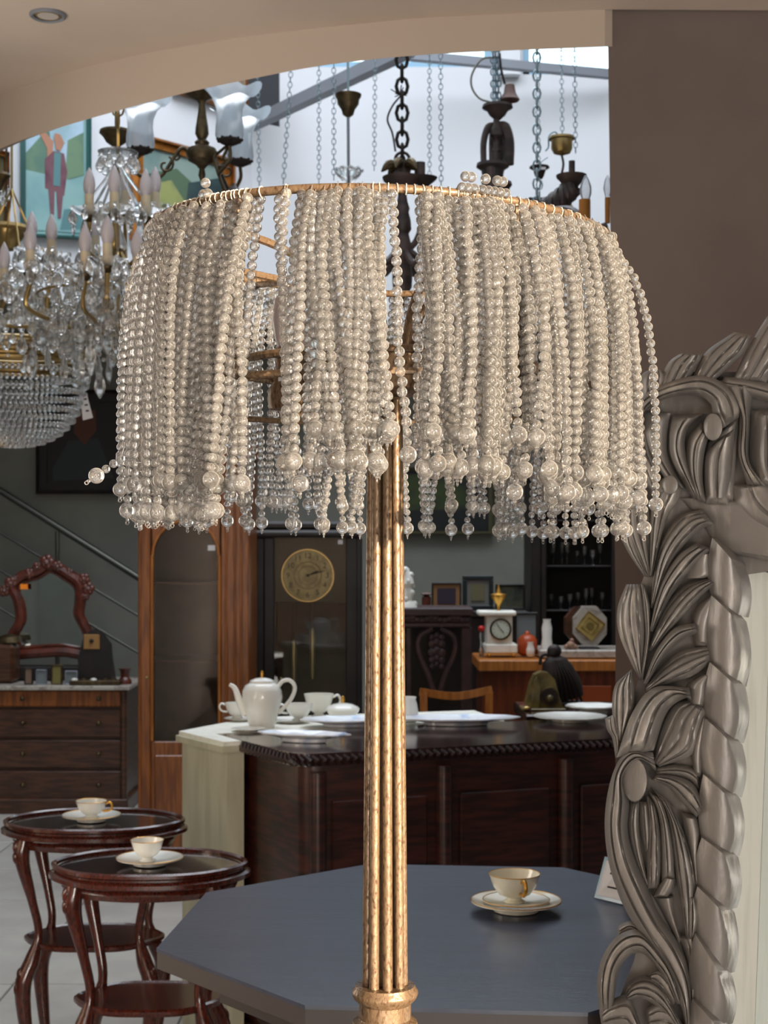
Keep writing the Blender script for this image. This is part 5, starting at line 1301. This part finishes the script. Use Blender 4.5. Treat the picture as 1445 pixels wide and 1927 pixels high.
# sockets and bulbs in holders
for k, a in enumerate((205, 335, 25, 150)):
    p = ring_pt(radians(a), .105, .105, CZ+.155)
    so = MB().lathe(p, [(.006, -.012), (.018, -.010), (.02, 0), (.018, .012), (.012, .02), (.012, .05), (.008, .054)], 18).build('lamp_socket', M_LEAF, t)
    MB().tube([p+Vector((0, 0, .0)), ring_pt(radians(a), .04, .04, CZ+.15)], .004, seg=8).build('socket_arm', M_LEAF, t)
    MB().lathe(p+Vector((0, 0, .052)), [(.009, 0), (.013, .01), (.016, .03), (.012, .05), (.004, .062)], 16).build('bulb', M_BULB, so)
# brass disc with sticker
cq = P(551, 724, 1.46)
dd_ = MB(); nq = Vector((-.35, -1, 0)).normalized(); uq = Vector((nq.y, -nq.x, 0)); dd_.flat([cq+uq*.017*cos(2*pi*k/30)+Vector((0, 0, .0185*sin(2*pi*k/30))) for k in range(30)], .006, nq)
dk = dd_.build('brass_disc', M_LEAF, t, False)
q4 = cq+nq*.0065+Vector((-.006, 0, .008))
MB().flat([q4+uq*sx_*.006+Vector((0, 0, sz_*.005)) for sx_, sz_ in ((-1, -1), (1, -1), (1, 1), (-1, 1))], .0005, nq).build('sticker', M_PAPER, dk, False)
text('sticker_text', 'M', .007, q4+nq*.0012, (pi/2, 0, math.atan2(nq.x, -nq.y)), M_INK, dk)
MB().tube([cq, cq+Vector((.05, .06, .0))], .004, seg=8).build('disc_arm', M_LEAF, t)

# bead strands: a few strand shapes, copied round the ring
def unit_ball(seg, rings):
    b = MB().ball((0, 0, 0), 1, seg, rings); return np.array(b.v), b.f
BV, BF = unit_ball(12, 9); GV, GF = unit_ball(18, 12); TV, TF = unit_ball(6, 4)
BR = .0046
rs = np.random.RandomState(4)
def strand_mesh(nb, out, sway, kick=0, top=0.0, balls=True):
    """local: origin at the ring, +x outward, z up; drapes over the ring, then outward and down"""
    n = nb; path = []
    pitch = BR*1.88
    L = nb*pitch; ph = rs.uniform(0, 6); am = rs.uniform(.4, 1)*.002
    s = 0; x, y, z = .004+top, 0, .000
    pts = []
    for i in range(nb):
        u = i/nb
        tx = out*(1-np.exp(-u*4.5)); ty = sway*(u**1.4)+am*np.sin(u*9+ph)
        pts.append((.005+tx, ty, None))
    z = -.006; P_ = []
    px, py = pts[0][0], pts[0][1]
    for i, (a, b, _) in enumerate(pts):
        dx, dy = a-px, b-py; dz = sqrt(max(pitch**2-dx*dx-dy*dy, pitch**2*.2)); z -= dz if i else 0; P_.append((a, b, z)); px, py = a, b
    if kick:
        for k in range(kick):
            d = k+1; P_.append((P_[nb-1][0]+d*pitch*.8, P_[nb-1][1], P_[nb-1][2]-pitch*.6*d))
    verts = []; faces = []; off = 0
    def put(V, Fc, c, r, col=0):
        nonlocal off
        verts.append(V*r+np.array(c)); faces.extend([tuple(i+off for i in f) for f in Fc]); off += len(V)
    for i, c in enumerate(P_):
        r = BR*rs.uniform(.95, 1.04)*(.86 if i > len(P_)-3 else 1)
        jit = (rs.uniform(-.0007, .0007), rs.uniform(-.0007, .0007), 0)
        put(BV, BF, np.array(c)+jit, r)
    last = np.array(P_[-1]); nb_ = len(verts)
    dirv = np.array((.8, 0, -.6)) if kick else np.array((0, 0, -1.))
    if balls:
        put(GV, GF, last+dirv*(BR*.8+.0070), .0076)
        put(TV, TF, last+dirv*(BR*.8+.0158), .0018)
        tb = MB().torus(tuple(last+dirv*(BR*.8+.0185)), .0017, .0005, 'y', 8, 4); verts.append(np.array(tb.v)); faces.extend([tuple(i+off for i in f) for f in tb.f]); off += len(tb.v)
    # thread
    th = MB().tube([(0, 0, .004), (.003, 0, -.001)]+[tuple(p) for p in P_[::3]]+[tuple(P_[-1])], .0005, seg=4)
    verts.append(np.array(th.v)); faces.extend([tuple(i+off for i in f) for f in th.f])
    V = np.concatenate(verts)
    me = bpy.data.meshes.new('bead_strand'); me.from_pydata(V.tolist(), [], faces); me.materials.append(M_BEADS)
    me.polygons.foreach_set('use_smooth', [True]*len(me.polygons)); me.update(); return me
VAR = {}
for nb in (24, 27, 29, 32):
    for out in (.012, .027):
        for sw in (-.022, -.006, .008, .024): VAR[(nb, out, sw)] = strand_mesh(nb, out, sw)
def hang(a, nb, out, sw, dr=0, dz=0, rot=0, me=None):
    me = me or VAR[(nb, out, sw)]
    o = bpy.data.objects.new('bead_strand', me); COL.objects.link(o); o.parent = t
    p = ring_pt(a, RX+dr, RY+dr, HT+dz, .03); o.location = p-Vector(t['_o'])
    o.rotation_euler = (0, 0, math.atan2(sin(a)*RX, cos(a)*RY)+rot)
    return o
random.seed(21)
SW = (-.022, -.006, .008, .024)
def ang_of(px):
    """ring angle of the near side seen at column px"""
    best = min(np.linspace(pi, 2*pi, 400), key=lambda a: abs(722.5+F*ring_pt(a, RX, RY, HT).x/ring_pt(a, RX, RY, HT).y-px)); return best
cnt = 0
front = []
def span(p0, p1, n, lens, sws, layers=1):
    a0, a1 = ang_of(p0), ang_of(p1)
    for i in range(n):
        u = (i+.5)/n; front.append((a0+(a1-a0)*u+random.uniform(-.01, .01), random.choice(lens), random.choice((.012, .027)), random.choice(sws)))
span(300, 490, 52, (29, 32), (-.006, .008, -.022))
front.append((ang_of(527), 29, .012, .024)); front.append((ang_of(545), 27, .012, .008))
span(566, 722, 30, (27, 27, 24), (-.006, .008, .024))
span(782, 1000, 46, (27, 27, 24), (-.006, .008, -.022))
span(1000, 1140, 44, (27, 29), (-.006, -.022, .008))
for a, nb, out, sw in front:
    o = hang(a, nb, out, sw, dr=random.choice((-.012, -.004, .004))+random.uniform(-.002, .002), dz=random.uniform(-.004, .001)); cnt += 1
# side arcs and back
n_back = 110
for i in range(n_back):
    a = (i+.5)/n_back*pi+random.uniform(-.01, .01)
    hang(a, random.choice((29, 32)), random.choice((.012, .027)), random.choice(SW), dr=random.choice((-.010, -.002, .005))+random.uniform(-.002, .002), dz=random.uniform(-.004, .001)); cnt += 1
# odd ones: a kicked-out strand at the left, a loose bowed one at the right, a swaying one beside the gap
km = strand_mesh(27, .027, .0, kick=3); hang(ang_of(303), 0, 0, 0, me=km, rot=-.25)
bowed = strand_mesh(30, .040, .03); hang(2*pi-.10, 0, 0, 0, me=bowed)
swm = strand_mesh(26, .012, .012); hang(ang_of(722)+.03, 0, 0, 0, me=swm)
# a few beads lying over the top ring
for px in (390, 866, 880, 905, 925, 935):
    mb = MB(); a = ang_of(px)
    for k in range(3): mb.ball(ring_pt(a+k*.012, RX+.004, RY+.004, HT+.0085-.004*(k-1)**2+(.006 if k == 1 else 0), .03), BR, 12, 9)
    mb.build('loose_bead_cluster', M_BEADS, t, angle=180)
# thread windings on the ring
mb = MB()
for px in list(range(340, 470, 9))+list(range(700, 1090, 16))+[492, 540]:
    a = ang_of(px); p = ring_pt(a, RX, RY, HT, .03); tg_ = Vector((-sin(a)*RX, cos(a)*RY, 0)).normalized(); n_ = tg_.cross(Vector((0, 0, 1)))
    mb.tube([p+(n_*cos(k*pi/4)+Vector((0, 0, 1))*sin(k*pi/4))*.0048+tg_*random.uniform(-.0005, .0005) for k in range(8)], .0006, seg=4, closed=True)
o = mb.build('thread_winding', mat('nylon_thread', (190, 178, 160), .4), t); o['kind'] = 'stuff'

# ---- carved mirror frame leaning at the right
th_ = radians(38); dF = Vector((cos(th_), -sin(th_), 0)); nF0 = Vector((-sin(th_), -cos(th_), 0))
lean = radians(5.3)
vF = Vector((0, 0, cos(lean)))-nF0*sin(lean); nF = (nF0*cos(lean)+Vector((0, 0, sin(lean)))).normalized()
OF = Vector((.30, 2.05, CZ))
def FP(px, py, w):
    """point where the pixel's ray meets the frame plane raised by w"""
    d = Vector(((px-722.5)/F, 1, (HY-py)/F)); o = Vector((0, 0, CZ)); s_ = ((OF+nF*w)-o).dot(nF)/d.dot(nF)
    return o+d*s_
def FL(u, v, w): return OF+dF*u+vF*v+nF*w
def uvw(p): q = p-OF; return q.dot(dF), q.dot(vF), q.dot(nF)
vb = -CZ/cos(lean)
t = thing('carved_mirror', 'large mirror in a silver-grey frame carved with acanthus leaves, leaning at the right', 'mirror', (FL(.5, vb, 0).x, FL(.5, vb, 0).y, 0))
A1 = lambda x, y: (1100+x/2.753, 600+y/2.753)
B1 = lambda x, y: (1100+x/2.846, 1250+y/2.846)
def leaf(cv, Lp, Rp, w0, Hh, ridges=2, name='carved_leaf', thick=.03, tipw=0, n=26, k=27, asym=None):
    """ruled relief between two digitised edges: domed, with V grooves, and side walls going back"""
    Ls = smooth([(*cv(x, y), 0) for x, y in Lp], n); Rs = smooth([(*cv(x, y), 0) for x, y in Rp], n)
    vs = []; W = k+2
    if asym is None: asym = ((len(t.children)*37) % 11-5)/8
    for i in range(n):
        u = i/(n-1); endf = min(1, (u*(1-u)*14+.15))
        w_base = w0+tipw*(1-u)**2
        for j in range(-1, k+1):
            s_ = min(max(j/(k-1), 0), 1)
            g = sum(max(0, 1-abs(s_-(q_+1)/(ridges+1)+.05*sin(3*u+q_))/.055) for q_ in range(ridges))
            h = w_base+Hh*endf*((1-abs(2*s_-1)**3.2)*(.85+.25*sin(pi*s_))-.38*g+asym*(s_-.5))
            if j in (-1, k): h = w_base-thick
            a = Ls[i]*(1-s_)+Rs[i]*s_; vs.append(FP(a[0], a[1], h))
    mb = MB(); f = [(i*W+j, (i+1)*W+j, (i+1)*W+j+1, i*W+j+1) for i in range(n-1) for j in range(W-1)]
    f += [tuple(range(W)), tuple(reversed(range((n-1)*W, n*W)))]
    mb.add(vs, f); return mb.build(name, M_CARVE, t, angle=50)
# backing board silhouette
bl = [(1300, 700), (1240, 735), (1215, 790), (1212, 850), (1205, 950), (1200, 1010), (1212, 1080), (1195, 1120), (1185, 1200), (1205, 1260), (1185, 1330), (1180, 1400), (1160, 1480), (1160, 1600), (1190, 1680), (1200, 1780), (1160, 1900), (1150, 2050)]
mb = MB(); rowsb = []
inner_px = lambda y: float(np.interp(y, [500, 1070, 1900, 2050], [1398, 1396, 1366, 1361]))
vs = []
for x, y in smooth([(a, b, 0) for a, b in bl], 60)[:, :2]:
    for w_ in (-.095, -.012): vs.append(FP(x, y, w_))
    for w_ in (-.012, -.095): vs.append(FP(inner_px(y), y, w_) if y > 1068 else FP(1520, y, w_))
n = 60
mb.add(vs, [(i*4+k_, i*4+4+k_, i*4+4+(k_+1) % 4, i*4+(k_+1) % 4) for i in range(n-1) for k_ in range(4)]+[(3, 2, 1, 0), ((n-1)*4, (n-1)*4+1, (n-1)*4+2, (n-1)*4+3)])
mb.build('carved_ground', M_CARVE, t, angle=30)
# lower left stile down to the floor
u0, v0, _ = uvw(FP(1150, 2040, 0)); u1, _, _ = uvw(FP(1361, 2040, 0))
def fbox(u0, u1, v0, v1, w0, w1, nm, m):
    vs = [FL(u, v, w_) for w_ in (w0, w1) for u, v in ((u0, v0), (u1, v0), (u1, v1), (u0, v1))]
    if min(p.z for p in vs) < 0:
        for p in vs: p.z = max(p.z, 0)
    return MB().add(vs, [(0, 1, 2, 3), (7, 6, 5, 4), (0, 4, 5, 1), (1, 5, 6, 2), (2, 6, 7, 3), (3, 7, 4, 0)]).build(nm, m, t, False)
fbox(u0, u1, vb, v0, -.095, 0, 'lower_stile', M_CARVE)
ui = uvw(FP(inner_px(1070), 1070, 0))[0]; vt = uvw(FP(1396, 1068, 0))[1]
UR = ui+.42
fbox(u0, UR+.2, vb, vb+.16, -.095, .0, 'bottom_rail', M_CARVE)
fbox(UR, UR+.2, vb+.16, vt+.02, -.095, .0, 'right_stile', M_CARVE)
fbox(ui+.10, UR+.2, vt+.005, vt+.13, -.095, .0, 'top_rail', M_CARVE)
fbox(ui-.004, UR+.01, vb+.12, vt+.01, -.100, -.095, 'mirror_glass', M_MIRROR)
fbox(u0+.05, UR+.15, vb, vt+.12, -.112, -.102, 'back_board', M_BLACKW)
# cream inner edge strip, its front outline cut wavy
mb = MB(); vs = []; N = 260; per = .106
for i in range(N+1):
    v = vb+.14+(vt-vb-.14)*i/N; ph = ((vt-v)/per) % 1.0
    wob = .010*np.interp(ph, [0, .06, .10, .35, .60, .64, .78, .82, 1], [-.2, -.3, .3, -.5, .1, .9, .9, .0, -.2])
    w1 = .0-wob*1.0
    vs += [FL(ui, v, -.0945), FL(ui, v, w1), FL(ui-.005, v, w1), FL(ui-.005, v, -.0945)]
mb.add(vs, [(i*4+k_, i*4+4+k_, i*4+4+(k_+1) % 4, i*4+(k_+1) % 4) for i in range(N) for k_ in range(4)]+[(0, 1, 2, 3), (4*N+3, 4*N+2, 4*N+1, 4*N)])
mb.build('inner_edge_strip', M_CREAM, t, False)
# rope of overlapping scales next to the strip
Ledge = [A1(660, 1150), A1(665, 1300), A1(690, 1340), A1(655, 1440), A1(650, 1600), A1(650, 1780), A1(640, 1880), B1(640, 220), B1(650, 300), B1(640, 450), B1(635, 590), B1(612, 700), B1(612, 800), B1(625, 930), B1(605, 1030), B1(605, 1180), B1(590, 1280), B1(620, 1380), B1(590, 1450), B1(600, 1560), B1(580, 1700), B1(572, 1900), (1298, 2000), (1296, 2060)]
seps = [((1340, 1012), (1391, 1066)), ((1338, 1120), (1391, 1168)), ((1335, 1246), (1389, 1292)), ((1327, 1352), (1383, 1402)), ((1323, 1457), (1379, 1505)), ((1320, 1576), (1375, 1616)), ((1312, 1668), (1368, 1722)), ((1307, 1756), (1364, 1845)), ((1302, 1880), (1360, 1940)), ((1300, 1980), (1358, 2040))]
ident = lambda x, y: (x, y)
for (a, b), (c_, d_) in zip(seps[:-1], seps[1:]):
    # ruled from left edge to right edge, top separator to bottom one, bulging and rising toward its upper end
    n_, k_ = 14, 14; vs = []
    for i in range(n_):
        u = i/(n_-1)
        for j in range(k_):
            s_ = j/(k_-1)
            x0_, y0_ = a[0]*(1-s_)+b[0]*s_, a[1]*(1-s_)+b[1]*s_; x1_, y1_ = c_[0]*(1-s_)+d_[0]*s_, c_[1]*(1-s_)+d_[1]*s_+6
            y_ = y0_*(1-u)+y1_*u; x_ = x0_*(1-u)+x1_*u-4*sin(pi*u)*(1-s_)*2+(10*sin(pi*u)-5)*s_**3
            w_ = .004+.020*sin(pi*min(1, s_*.9+.07))**.7+.009*(1-u)-.006*u
            vs.append(FP(x_, y_, w_))
    base = len(vs)
    ring_ = [j for j in range(k_)]+[i*k_+k_-1 for i in range(1, n_)]+[(n_-1)*k_+j for j in range(k_-2, -1, -1)]+[i*k_ for i in range(n_-2, 0, -1)]
    for r_i in ring_: vs.append(vs[r_i]-nF*.03)
    f = [(i*k_+j, (i+1)*k_+j, (i+1)*k_+j+1, i*k_+j+1) for i in range(n_-1) for j in range(k_-1)]
    m_ = len(ring_); f += [(ring_[q_], ring_[(q_+1) % m_], base+(q_+1) % m_, base+q_) for q_ in range(m_)]
    MB().add(vs, f).build('carved_scale', M_CARVE, t, angle=45)
UP = [
 ([(295, 430), (285, 340), (300, 285), (350, 258)], [(420, 400), (430, 340), (425, 300), (395, 262)], .004, .012, 2),
 ([(350, 430), (395, 310), (435, 225), (500, 176)], [(540, 330), (570, 260), (600, 215), (608, 182)], .006, .014, 3),
 ([(540, 350), (585, 240), (640, 160), (775, 68)], [(650, 340), (750, 250), (830, 170), (864, 84)], .008, .015, 3),
 ([(760, 330), (830, 180), (900, 60), (950, -20)], [(940, 330), (1010, 230), (1060, 120), (1090, 20)], .010, .015, 3),
 ([(640, 640), (625, 720), (640, 850), (700, 960)], [(800, 490), (790, 640), (780, 800), (775, 940)], .0, .012, 0),
 ([(300, 470), (310, 600), (350, 720), (430, 850)], [(445, 490), (430, 620), (440, 730), (520, 880)], .0, .012, 1),
 ([(455, 500), (438, 620), (455, 740), (560, 930)], [(620, 490), (535, 570), (525, 700), (600, 930)], .006, .016, 1),
 ([(600, 535), (535, 620), (530, 780), (580, 940)], [(645, 600), (620, 700), (612, 830), (630, 950)], .008, .016, 1),
 ([(690, 625), (630, 700), (620, 820), (630, 960)], [(785, 560), (775, 700), (765, 830), (745, 960)], .008, .016, 1),
 ([(640, 320), (750, 420), (800, 500), (795, 700), (840, 860)], [(900, 320), (865, 430), (855, 560), (855, 740), (950, 870)], .010, .018, 2),
 ([(850, 470), (850, 600), (850, 740), (890, 870)], [(1060, 470), (1060, 600), (1060, 740), (1060, 870)], .004, .022, 1),
 ([(720, 300), (850, 310), (1000, 350), (1090, 370)], [(700, 360), (830, 400), (980, 440), (1090, 460)], .012, .014, 1),
 ([(760, 860), (780, 960), (860, 1050), (1000, 1120)], [(950, 850), (1000, 900), (1050, 950), (1090, 1000)], .004, .014, 1),
 ([(500, 930), (600, 1050), (650, 1130), (664, 1200)], [(1080, 930), (1080, 1050), (1080, 1150), (1080, 1282)], -.004, .012, 0),
 ([(230, 570), (260, 700), (300, 800), (345, 930)], [(330, 560), (350, 690), (395, 790), (430, 880)], -.004, .012, 2),
 ([(430, 800), (360, 890), (338, 1050), (335, 1330)], [(505, 880), (480, 950), (420, 1050), (350, 1330)], .006, .014, 2),
 ([(290, 868), (220, 960), (222, 1100), (325, 1335)], [(312, 880), (335, 980), (345, 1120), (345, 1335)], .002, .012, 3),
 ([(215, 1066), (186, 1115), (225, 1210), (310, 1335)], [(245, 1085), (270, 1160), (300, 1250), (330, 1335)], .0, .010, 1),
 ([(600, 985), (480, 1030), (380, 1200), (335, 1500)], [(668, 1060), (580, 1110), (450, 1260), (355, 1500)], .006, .016, 3),
 ([(580, 1160), (480, 1230), (390, 1380), (335, 1620)], [(665, 1195), (590, 1270), (460, 1420), (352, 1620)], .010, .020, 2),
 ([(560, 1215), (515, 1280), (490, 1330), (470, 1350)], [(672, 1200), (675, 1260), (680, 1320), (650, 1345)], -.006, .022, 0),
 ([(650, 1340), (520, 1380), (410, 1500), (325, 1720)], [(690, 1360), (600, 1440), (480, 1570), (350, 1720)], .006, .014, 3),
 ([(660, 1425), (590, 1480), (553, 1560), (570, 1700)], [(684, 1440), (675, 1540), (665, 1620), (655, 1700)], -.006, .022, 0),
 ([(215, 1376), (170, 1500), (180, 1640), (280, 1870)], [(290, 1374), (306, 1500), (312, 1650), (300, 1870)], .002, .012, 3),
 ([(288, 1372), (300, 1500), (312, 1650), (285, 1870)], [(312, 1380), (340, 1500), (338, 1650), (305, 1870)], .004, .012, 1),
 ([(575, 1575), (460, 1605), (370, 1720), (305, 1890)], [(590, 1625), (500, 1670), (400, 1770), (325, 1890)], .012, .020, 1),
 ([(650, 1692), (510, 1715), (400, 1800), (310, 1910)], [(655, 1780), (560, 1850), (440, 1890), (320, 1940)], .004, .014, 3),
]
for Lp, Rp, w0, Hh, r_ in UP: leaf(A1, Lp, Rp, w0, Hh, r_)
leaf(A1, [(225, 590), (250, 450), (380, 350), (600, 292), (740, 350), (800, 440), (800, 510)], [(318, 470), (380, 430), (480, 400), (590, 400), (650, 440), (665, 500), (705, 575)], .018, .016, 2, n=44)
LOW = [
 ([(225, 50), (160, 120), (148, 260), (180, 420)], [(255, 25), (266, 130), (265, 240), (200, 420)], .002, .014, 3),
 ([(108, 290), (120, 350), (148, 400), (165, 500)], [(165, 265), (175, 340), (190, 400), (185, 500)], .0, .010, 1),
 ([(560, 125), (370, 125), (255, 260), (170, 500)], [(575, 192), (530, 185), (440, 260), (370, 460)], .018, .022, 2),
 ([(655, 40), (560, 95), (540, 150), (565, 225)], [(672, 60), (668, 120), (665, 180), (640, 232)], -.004, .022, 0),
 ([(560, 195), (480, 220), (410, 350), (370, 520)], [(655, 235), (620, 360), (580, 480), (400, 550)], .004, .014, 3),
 ([(640, 250), (590, 380), (570, 480), (590, 610)], [(660, 280), (648, 400), (640, 500), (636, 610)], -.006, .020, 0),
 ([(245, 735), (230, 860), (260, 1020), (335, 1205)], [(295, 735), (292, 880), (315, 1050), (350, 1205)], -.002, .010, 1),
 ([(295, 735), (295, 830), (305, 920), (325, 1005)], [(335, 735), (345, 830), (350, 920), (340, 1005)], .002, .010, 1),
 ([(330, 700), (340, 850), (332, 1020), (335, 1200)], [(375, 740), (405, 900), (412, 1050), (400, 1200)], .004, .012, 2),
 ([(340, 680), (395, 800), (410, 980), (412, 1160)], [(410, 720), (450, 850), (475, 1000), (482, 1150)], .008, .014, 1),
 ([(360, 660), (440, 800), (485, 1100), (545, 1480)], [(480, 760), (560, 980), (610, 1200), (570, 1450)], .004, .016, 3),
 ([(360, 620), (450, 660), (520, 740), (600, 820)], [(385, 590), (500, 600), (590, 650), (640, 770)], .010, .018, 2),
 ([(375, 545), (470, 535), (550, 540), (610, 560)], [(375, 605), (470, 605), (560, 625), (620, 690)], -.004, .012, 1),
 ([(512, 785), (540, 920), (575, 1060), (595, 1190)], [(610, 810), (630, 920), (612, 1060), (612, 1190)], -.004, .018, 0),
 ([(430, 1140), (400, 1185), (368, 1245)], [(485, 1148), (475, 1200), (445, 1245)], .010, .014, 0),
 ([(368, 1245), (420, 1340), (500, 1500)], [(475, 1238), (482, 1330), (520, 1480)], -.006, .014, 0),
 ([(560, 1235), (545, 1330), (545, 1400), (560, 1470)], [(590, 1235), (618, 1310), (618, 1380), (585, 1470)], .006, .016, 1),
 ([(500, 1460), (540, 1560), (565, 1750), (548, 1960)], [(590, 1440), (605, 1560), (590, 1750), (578, 1960)], .0, .012, 1),
 ([(215, 1770), (240, 1700), (330, 1670), (420, 1730), (530, 1940)], [(225, 1800), (300, 1790), (360, 1815), (430, 1870), (500, 1960)], .010, .016, 3),
 ([(345, 1655), (400, 1630), (450, 1690), (500, 1800)], [(350, 1695), (375, 1725), (420, 1760), (470, 1830)], .004, .012, 2),
 ([(78, 1860), (140, 1800), (230, 1770), (265, 1830), (310, 1960)], [(95, 1960), (140, 1960), (200, 1960), (240, 1965), (270, 1975)], .008, .016, 2),
 ([(325, 1850), (400, 1810), (480, 1860), (540, 1960)], [(340, 1960), (420, 1965), (470, 1970), (500, 1990)], .006, .014, 2),
 ([(180, 1400), (240, 1375), (290, 1400)], [(175, 1470), (240, 1440), (300, 1450)], -.012, .010, 1),
 ([(140, 1100), (200, 1280), (300, 1450), (420, 1620)], [(200, 1060), (270, 1220), (380, 1400), (470, 1560)], -.004, .006, 0),
]
for Lp, Rp, w0, Hh, r_ in LOW: leaf(B1, Lp, Rp, w0, Hh, r_)
leaf(B1, [(365, 470), (230, 462), (160, 560), (118, 720), (108, 900), (140, 1110), (220, 1310), (330, 1490), (440, 1660), (520, 1850), (545, 1990)],
     [(385, 575), (300, 520), (215, 610), (240, 740), (232, 880), (262, 1020), (340, 1200), (400, 1340), (500, 1490), (562, 1660), (580, 1990)], .008, .024, 2, n=64)
leaf(B1, [(80, 1860), (66, 1700), (98, 1560), (180, 1452), (285, 1422), (375, 1500), (455, 1620), (530, 1820)],
     [(150, 1860), (165, 1750), (185, 1640), (240, 1562), (315, 1552), (382, 1622), (442, 1700), (490, 1820)], .012, .022, 2, n=44)
def boss(cv, x, y, rx, ry, w0, nm='carved_boss', sc_=1):
    cx_, cy_ = cv(x, y); k = 24; vs = [FP(cx_, cy_, w0+.004)]
    for rr, w_ in ((.6, w0+.003), (.95, w0+.001), (1, w0-.003), (1, w0-.03)):
        for i in range(k): a = 2*pi*i/k; vs.append(FP(cx_+rx*rr*cos(a), cy_+ry*rr*sin(a), w_))
    f = [(0, 1+i, 1+(i+1) % k) for i in range(k)]+[(1+r*k+i, 1+(r+1)*k+i, 1+(r+1)*k+(i+1) % k, 1+r*k+(i+1) % k) for r in range(3) for i in range(k)]
    MB().add(vs, f).build(nm, M_CARVE, t, angle=40)
boss(A1, 665, 560, 18, 26, .040); boss(A1, 443, 860, 15, 18, .028); boss(B1, 268, 620, 24, 42, .022)
# ---- tidy up
for o in bpy.data.objects:
    if '_o' in o: del o['_o']
